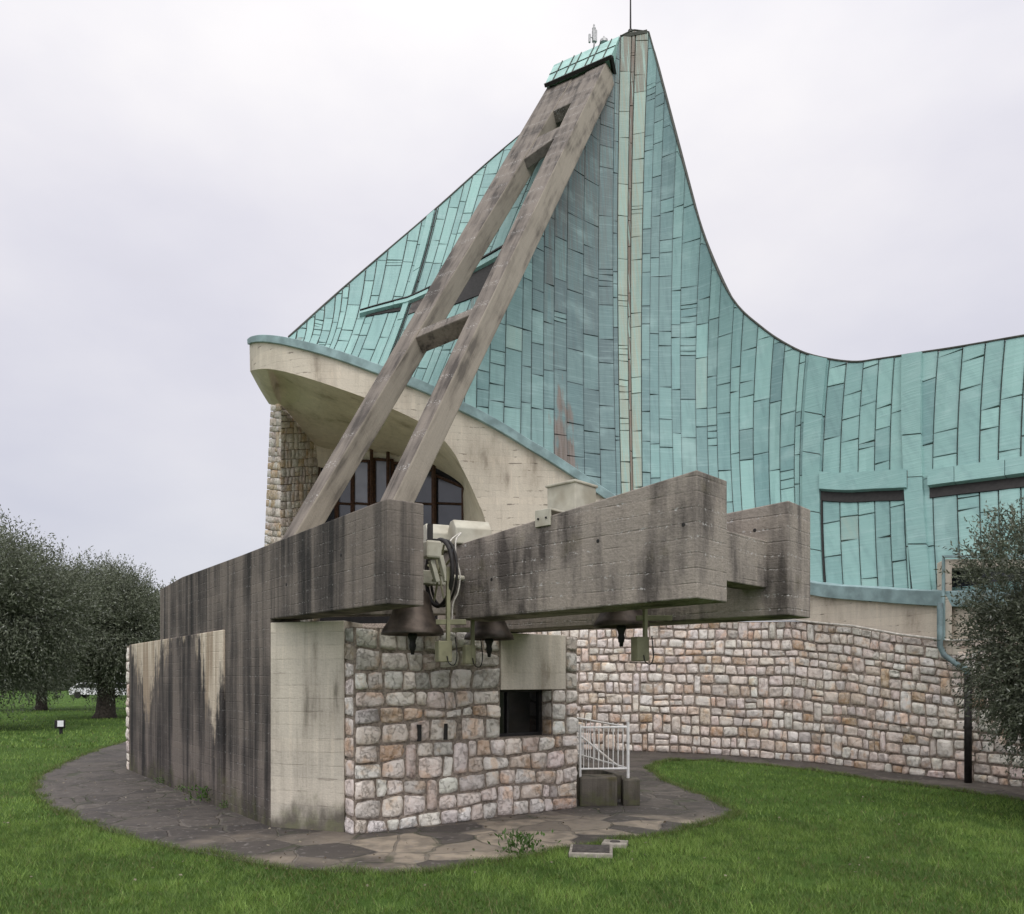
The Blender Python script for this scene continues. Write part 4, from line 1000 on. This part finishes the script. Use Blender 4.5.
def olive(label, loc, H, crown, ntwig, lsize, seed, lean=(0, 0), base=.25, trunk_r=.22, per=14, dark=1.0, extra=()):
    rs = np.random.default_rng(seed); t = thing('olive_tree', label, 'tree', loc, 'olive trees on the lawn')
    cz = H * .56; rx, ry, rz = crown
    lobes = []
    for k in range(15):
        a = rs.uniform(0, 6.28); r = rs.uniform(.3, .78); z = rs.uniform(-.55, .66) * (1.15 - .45 * r)
        lobes.append((np.array([math.cos(a) * r * rx + lean[0], math.sin(a) * r * ry + lean[1], cz + z * rz]), rs.uniform(.26, .48)))
    lobes.append((np.array([lean[0], lean[1], cz + .35 * rz]), .55)); lobes.append((np.array([lean[0], lean[1], cz - .2 * rz]), .6))
    for ex, ey, ez, er in extra: lobes.append((np.array([lean[0] + ex * rx, lean[1] + ey * ry, cz + ez * rz]), er))
    # trunk and limbs
    m = MB(); b = np.array([0, 0, -.05])
    m.tube([Vector((0, 0, -.05)), Vector((.03, 0, .25)), Vector((.05, .02, H * .16)), Vector((.0, .05, H * .27))], [trunk_r * 1.35, trunk_r, trunk_r * .85, trunk_r * .8], 10)
    m.build('trunk', M['bark'], None, smooth=True); tr = bpy.context.scene.collection.objects[-1]; tr.parent = t
    m = MB()
    for c, r in lobes[:9]:
        s = Vector((0, .04, H * .24)); e = Vector(c); mid = s.lerp(e, .5) + Vector((rs.uniform(-.2, .2), rs.uniform(-.2, .2), rs.uniform(-.1, .25)))
        m.tube([s, mid, e], [trunk_r * .5, trunk_r * .28, .02], 6)
    m.build('limbs', M['bark'], None, smooth=True); lb = bpy.context.scene.collection.objects[-1]; lb.parent = t
    # twigs
    pos = []; dr = []; ln = []; wd = []; cl = []
    w = np.array([r ** 2 for c, r in lobes]); w /= w.sum(); idx = rs.choice(len(lobes), ntwig, p=w)
    for i in idx:
        c, r = lobes[i]; d = rs.normal(size=3); d /= np.linalg.norm(d)
        rad = r * rs.uniform(.35, 1.08) ** .6; p0 = c + d * np.array([rx, ry, rz]) * rad
        if p0[2] < H * base: continue
        up = (p0[2] - cz) / rz
        dd = d * .75 + np.array([0, 0, .55 * up + (.45 if up > 0 else -.35)]) + rs.normal(size=3) * .35; dd /= np.linalg.norm(dd)
        TL = (lsize if lsize < .1 else .15) * rs.uniform(4.5, 9.5); q = np.linspace(0, 1, per); tone = rs.uniform(.7, 1.25)
        bend = np.array([0, 0, -1]) * (.35 if up < .3 else .08)
        pts = p0 + dd * TL * q[:, None] + bend * TL * (q[:, None] ** 2) * .5
        pos.append(pts + rs.normal(size=(per, 3)) * lsize * .15)
        ld = dd + rs.normal(size=(per, 3)) * .75 + bend * .4
        dr.append(ld); ln.append(lsize * rs.uniform(.7, 1.3, per)); wd.append(lsize * rs.uniform(.13, .21, per))
        g = rs.uniform(0, 1, per)[:, None]; base_c = np.array([.080, .092, .056]) * (1 - g) + np.array([.165, .182, .128]) * g
        pale = (rs.random(per) < .07)[:, None]; base_c = np.where(pale, np.array([.27, .285, .245]), base_c)
        cl.append(base_c * tone * dark)
    o = leaves_mesh('crown', np.vstack(pos), np.vstack(dr), np.concatenate(ln), np.concatenate(wd), np.vstack(cl), t)
    return t
olive('large grey-green olive tree cut off by the left edge of the picture', G(-12, 730), 6.85, (3.0, 2.6, 2.75), 11000, .115, 1, base=.10, trunk_r=.28)
olive('olive tree with single dark trunk standing left of the concrete wall', G(105, 718), 7.0, (2.75, 2.6, 2.65), 11000, .12, 2, base=.2, trunk_r=.42)
olive('olive tree further back, seen between the two nearer left trees', Vector((-26.5, 45, 0)), 7.2, (3.6, 3.2, 2.9), 6500, .17, 3, base=.12, trunk_r=.3)
olive('olive tree far back, mostly hidden by the concrete wall', Vector((-19.0, 46, 0)), 6.8, (3.2, 3.2, 2.7), 5500, .17, 4, base=.2, trunk_r=.3)
olive('dark olive tree overhanging the right edge in front of the church window', Vector((7.38, 9.6, 0)), 3.85, (1.36, 1.4, 1.66), 11500, .055, 5, base=.11, trunk_r=.12, per=20, dark=.85, extra=((-.62, 0, -.30, .48), (-.45, -.3, -.58, .42), (-.2, -.4, -.2, .5), (-.55, .1, .02, .36)))

def weed(label, loc, n, size, seed, name='weed', group='weeds at the foot of the walls'):
    rs = np.random.default_rng(seed); t = thing(name, label, 'weed', loc, group)
    pos = rs.normal(size=(n, 3)) * np.array([size * .5, size * .3, 0]); pos[:, 2] = rs.uniform(.0, size * .8, n)
    dr = rs.normal(size=(n, 3)) * .6 + np.array([0, 0, .7]) + pos * 3
    g = rs.uniform(0, 1, n)[:, None]
    leaves_mesh('leaves', pos, dr, rs.uniform(.14, .32, n) * size, rs.uniform(.025, .06, n) * size, np.array([.035, .075, .014]) * (1 - g) + np.array([.08, .15, .03]) * g, t)
weed('bushy green weed growing at the front edge of the paving', G(519, 855), 260, .24, 1)
for i, (x, y, s, lb) in enumerate(((213, 802, .24, 'largest tuft of weed at the foot of the stained low wall'), (190, 792, .13, 'small weed sprout left of the largest tuft at the low wall'), (232, 809, .12, 'small weed sprout right of the largest tuft at the low wall'), (166, 784, .11, 'leftmost low weed sprout along the foot of the low wall'))):
    g_ = G(x, y + 1); weed(lb, Vector((g_.x, g_.y, .03)) + WN * -.06, int(90 + 500 * s), s, 20 + i)

# ------------------------------------------------------------------ lawn
def in_poly(x, y, poly):
    ins = np.zeros(len(x), bool); n = len(poly); j = n - 1
    for i in range(n):
        xi, yi = poly[i]; xj, yj = poly[j]
        c = ((yi > y) != (yj > y)) & (x < (xj - xi) * (y - yi) / (yj - yi + 1e-12) + xi); ins ^= c; j = i
    return ins
def vnoise(x, y, f, seed):
    return np.array([mnoise.noise(Vector((a * f + seed, b * f, seed))) for a, b in zip(x, y)])
def lawn(n, y0, y1, hmin, hmax, w, half, pw=1.0):
    u = rng.random(n); y = y0 + (y1 - y0) * u ** pw; x = rng.uniform(-1, 1, n) * (y * .68 + half)
    jx = rng.normal(0, .022, n); jy = rng.normal(0, .022, n); keep = ~in_poly(x + jx, y + jy, pave_poly); keep &= ~((x > np.interp(y, [7, 9, 10.8, 12.5, 13.4, 14.5, 16.6, 18.2], [9.2, 9.0, 8.6, 8.0, 7.55, 7.0, 5.9, 4.3])) & (y < 19)); keep &= ~((x > 2) & (y > 18.5))
    for cx_, cy_, r in ((G(591, 853.5).x, G(591, 853.5).y, .24), (G(615, 846).x, G(615, 846).y, .15)): keep &= ~((abs(x - cx_) < r) & (abs(y - cy_) < r))
    x, y = x[keep], y[keep]
    worn = vnoise(x, y, 1.9, 61) + .6 * vnoise(x, y, 6.0, 62); kp = (worn < .42) | (rng.random(len(x)) < .25); x, y = x[kp], y[kp]; n = len(x)
    cl = vnoise(x, y, 1.3, 3) * .8 + vnoise(x, y, .38, 21) * .8; cl2 = vnoise(x, y, 5.5, 8)
    h = rng.uniform(hmin, hmax, n) * (1 + .35 * cl + .5 * cl2); a = rng.uniform(0, 6.283, n); lean = rng.uniform(.2, 1.1, n) * h
    la = rng.uniform(0, 6.283, n); ww = w * rng.uniform(.6, 1.3, n)
    v = np.empty((n, 3, 3)); v[:, 0] = np.c_[x - np.cos(a) * ww, y - np.sin(a) * ww, np.zeros(n)]; v[:, 1] = np.c_[x + np.cos(a) * ww, y + np.sin(a) * ww, np.zeros(n)]; v[:, 2] = np.c_[x + np.cos(la) * lean, y + np.sin(la) * lean, h]
    g = np.clip(.42 + .85 * cl + .6 * cl2 + rng.normal(0, .25, n), 0, 1)[:, None]
    c = np.array([.062, .112, .022]) * (1 - g) + np.array([.205, .310, .066]) * g
    dry = (rng.random(n) < .05 + .12 * (cl < -.25))[:, None]; c = np.where(dry, np.array([.15, .14, .055]), c)
    return v, c
parts = [lawn(340000, 4.6, 9.5, .02, .062, .0028, 3.0, 1.0), lawn(150000, 9.5, 20, .03, .06, .005, 3.5, 1.2), lawn(70000, 20, 70, .05, .09, .014, 4, 1.6)]
v = np.concatenate([p[0] for p in parts]); c = np.concatenate([p[1] for p in parts]); ep = np.array(edge); ke = 26000; k_ = rng.integers(0, len(ep) - 1, ke); tt = rng.random(ke)[:, None]
pe = ep[k_] * (1 - tt) + ep[k_ + 1] * tt; tg = ep[k_ + 1] - ep[k_]; tg /= np.linalg.norm(tg, axis=1, keepdims=True); nrm = np.c_[-tg[:, 1], tg[:, 0]]
wav = vnoise(pe[:, 0], pe[:, 1], 2.2, 40)[:, None]
pe = pe + nrm * rng.normal(0, .045, (ke, 1)) + nrm * wav * .10 + rng.normal(0, .01, (ke, 2)); hh = rng.uniform(.025, .075, ke) * (1 + .8 * wav[:, 0]); aa = rng.uniform(0, 6.283, ke); la_ = rng.uniform(0, 6.283, ke)
sz = np.clip(pe[:, 1] / 9, .8, 3) * .003
ev = np.empty((ke, 3, 3)); ev[:, 0] = np.c_[pe[:, 0] - np.cos(aa) * sz, pe[:, 1] - np.sin(aa) * sz, np.zeros(ke)]; ev[:, 1] = np.c_[pe[:, 0] + np.cos(aa) * sz, pe[:, 1] + np.sin(aa) * sz, np.zeros(ke)]; ev[:, 2] = np.c_[pe[:, 0] + np.cos(la_) * hh * .8, pe[:, 1] + np.sin(la_) * hh * .8, hh]
ge = np.clip(rng.normal(.45, .3, ke), 0, 1)[:, None]; ec = np.array([.055, .10, .020]) * (1 - ge) + np.array([.16, .22, .055]) * ge
ec = np.where((rng.random(ke) < .12)[:, None], np.array([.16, .13, .06]), ec)
v = np.concatenate([v, ev]); c = np.concatenate([c, ec])
n = len(v)
me = bpy.data.meshes.new('grass'); me.vertices.add(n * 3); me.loops.add(n * 3); me.polygons.add(n)
me.vertices.foreach_set('co', v.ravel()); me.loops.foreach_set('vertex_index', np.arange(n * 3)); me.polygons.foreach_set('loop_start', np.arange(0, n * 3, 3)); me.polygons.foreach_set('loop_total', np.full(n, 3))
a = me.color_attributes.new('tint', 'FLOAT_COLOR', 'POINT'); cc = np.ones((n, 3, 4)); cc[:, :, :3] = c[:, None, :]; a.data.foreach_set('color', cc.astype(np.float32).ravel())
me.materials.append(M['grass']); me.update()
go = bpy.data.objects.new('grass', me); C.objects.link(go); stuff(go)

def litter():
    rs = np.random.default_rng(91); n = 900
    y = rs.uniform(6.5, 16, n); x = rs.uniform(-.72, .5, n) * y
    k = in_poly(x, y, pave_poly) | (rs.random(n) < .35); k &= ~((x > .8) & (y > 12)); x, y = x[k], y[k]; n = len(x)
    pos = np.c_[x, y, np.full(n, .022)]; d = np.c_[rs.normal(size=(n, 2)), rs.normal(0, .12, n)]
    g = rs.random(n)[:, None]; col = np.array([.10, .075, .045]) * (1 - g) + np.array([.33, .29, .22]) * g
    o = leaves_mesh('leaf_litter', pos, d, rs.uniform(.015, .05, n), rs.uniform(.005, .013, n), col, None); stuff(o)
litter()
# ------------------------------------------------------------------ far background
def far_wood():
    rs = np.random.default_rng(77); n = 16000
    x = rs.uniform(-140, 60, n); z = rs.random(n) ** .8 * (2.6 + 1.6 * np.sin(x * .13) + 1.1 * np.sin(x * .37 + 1)); y = 130 + rs.uniform(-3, 3, n)
    pos = np.c_[x, y, np.maximum(z, 0)]; g = rs.uniform(0, 1, n)[:, None]
    o = leaves_mesh('far_hedge', pos, rs.normal(size=(n, 3)), rs.uniform(.8, 1.5, n), rs.uniform(.25, .5, n), np.array([.03, .042, .022]) * (1 - g) + np.array([.07, .085, .05]) * g, None)
    stuff(o)
far_wood()
def car(label, x, y, rz):
    t = thing('parked_car', label, 'car', (x, y, 0), 'white cars parked beyond the lawn')
    Mx = Matrix.Rotation(rz, 3, 'Z'); o = Vector((x, y, 0))
    pr = [(-2.1, .3), (2.1, .3), (2.15, .75), (1.2, .95), (.6, 1.42), (-1.3, 1.45), (-2.0, .95), (-2.15, .7)]
    m = MB(); m.extrude([o + Mx @ Vector((a, -.85, b)) for a, b in pr], Mx @ Vector((0, 1.7, 0))); m.build('body', M['far_white'], t, bevel=.06)
    m = MB(); wp = [(1.05, .97), (.55, 1.34), (-1.2, 1.36), (-1.75, .97)]; m.extrude([o + Mx @ Vector((a, -.87, b)) for a, b in wp], Mx @ Vector((0, 1.74, 0))); m.build('side_window', M['far_dark'], t)
    for a in (-1.35, 1.35):
        for s in (-.8, .8):
            m = MB(); m.lathe(o + Mx @ Vector((a, s, .32)), [(0, -.1), (.32, -.1), (.32, .1), (0, .1)], 14, M=Mx @ Matrix(((1, 0, 0), (0, 0, 1), (0, 1, 0)))); m.build('wheel', M['iron'], t)
car('white car parked beyond the lawn left of the olive trunk', -39.5, 76, .1)
car('white car parked beyond the lawn right of the olive trunk', -37.0 + 1.4, 74, .15)

# ================================================================== SKY, LIGHT, CAMERA
w = bpy.data.worlds.new('World'); scn.world = w; w.use_nodes = True
nt = w.node_tree; N_, L_ = nt.nodes, nt.links; bg = N_['Background']
SUN_EL, SUN_AZ = math.radians(52), math.radians(158)      # azimuth clockwise from +Y: behind the camera
sky = N_.new('ShaderNodeTexSky'); sky.sky_type = 'NISHITA'; sky.sun_disc = False; sky.sun_elevation = SUN_EL; sky.sun_rotation = SUN_AZ
tc = N_.new('ShaderNodeTexCoord'); sep = N_.new('ShaderNodeSeparateXYZ'); L_.new(tc.outputs['Generated'], sep.inputs[0])
ramp = N_.new('ShaderNodeValToRGB'); L_.new(sep.outputs[2], ramp.inputs[0])
r = ramp.color_ramp; r.elements[0].position = 0.0; r.elements[0].color = (.60, .62, .68, 1); r.elements[1].position = 1.0; r.elements[1].color = (1.9, 1.88, 1.86, 1)
for pos, col in ((.10, (.66, .67, .74, 1)), (.28, (.74, .735, .80, 1)), (.50, (.88, .86, .90, 1)), (.66, (1.0, .98, 1.0, 1))): e = r.elements.new(pos); e.color = col
mp = N_.new('ShaderNodeMapping'); mp.inputs['Scale'].default_value = (1.3, 1.3, 2.6); L_.new(tc.outputs['Generated'], mp.inputs[0])
cn_ = N_.new('ShaderNodeTexNoise'); cn_.inputs['Scale'].default_value = 1.7; cn_.inputs['Detail'].default_value = 6; L_.new(mp.outputs[0], cn_.inputs['Vector'])
cr = N_.new('ShaderNodeMapRange'); L_.new(cn_.outputs['Fac'], cr.inputs[0]); cr.inputs[1].default_value = .3; cr.inputs[2].default_value = .7; cr.inputs[3].default_value = 9.5; cr.inputs[4].default_value = 11.3
tm = N_.new('ShaderNodeMix'); tm.data_type = 'RGBA'; tm.blend_type = 'MULTIPLY'; tm.inputs[0].default_value = 1; L_.new(ramp.outputs[0], tm.inputs[6])
tr_ = N_.new('ShaderNodeValToRGB'); tr_.color_ramp.elements[0].position = .36; tr_.color_ramp.elements[0].color = (.955, .96, 1.0, 1); tr_.color_ramp.elements[1].position = .62; tr_.color_ramp.elements[1].color = (1, .995, .98, 1)
L_.new(cn_.outputs['Fac'], tr_.inputs[0]); L_.new(tr_.outputs[0], tm.inputs[7])
mul = N_.new('ShaderNodeVectorMath'); mul.operation = 'SCALE'; L_.new(tm.outputs[2], mul.inputs[0]); L_.new(cr.outputs[0], mul.inputs['Scale'])
sd_ = N_.new('ShaderNodeMapRange'); sd_.interpolation_type = 'SMOOTHSTEP'; L_.new(sep.outputs[1], sd_.inputs[0])
sd_.inputs[1].default_value = .25; sd_.inputs[2].default_value = -.9; sd_.inputs[3].default_value = 1.0; sd_.inputs[4].default_value = 1.95
mul2 = N_.new('ShaderNodeVectorMath'); mul2.operation = 'SCALE'; L_.new(mul.outputs[0], mul2.inputs[0]); L_.new(sd_.outputs[0], mul2.inputs['Scale'])
mx = N_.new('ShaderNodeMix'); mx.data_type = 'RGBA'; mx.inputs[0].default_value = .94; L_.new(sky.outputs[0], mx.inputs[6]); L_.new(mul2.outputs[0], mx.inputs[7])
L_.new(mx.outputs[2], bg.inputs[0]); bg.inputs[1].default_value = .1
sl = bpy.data.lights.new('sun', 'SUN'); sl.energy = .9; sl.angle = math.radians(25); sl.color = (1, .97, .93)
so = bpy.data.objects.new('sun', sl); C.objects.link(so)
sd = Vector((math.sin(SUN_AZ) * math.cos(SUN_EL), math.cos(SUN_AZ) * math.cos(SUN_EL), math.sin(SUN_EL)))
so.rotation_euler = (-sd).to_track_quat('-Z', 'Y').to_euler()
cam = bpy.data.cameras.new('camera'); co = bpy.data.objects.new('camera', cam); C.objects.link(co); scn.camera = co
co.location = (0, 0, CAMZ); co.rotation_euler = (math.radians(90), 0, 0)
cam.sensor_fit = 'HORIZONTAL'; cam.sensor_width = 36; cam.lens = 36 * F / 1024; cam.shift_y = (HY - 457) / 1024; cam.clip_end = 3000; cam.clip_start = .05
scn.view_settings.view_transform = 'Standard'; scn.view_settings.look = 'None'; scn.view_settings.exposure = 0; scn.view_settings.gamma = 1
scn.render.resolution_x = 1024; scn.render.resolution_y = 914
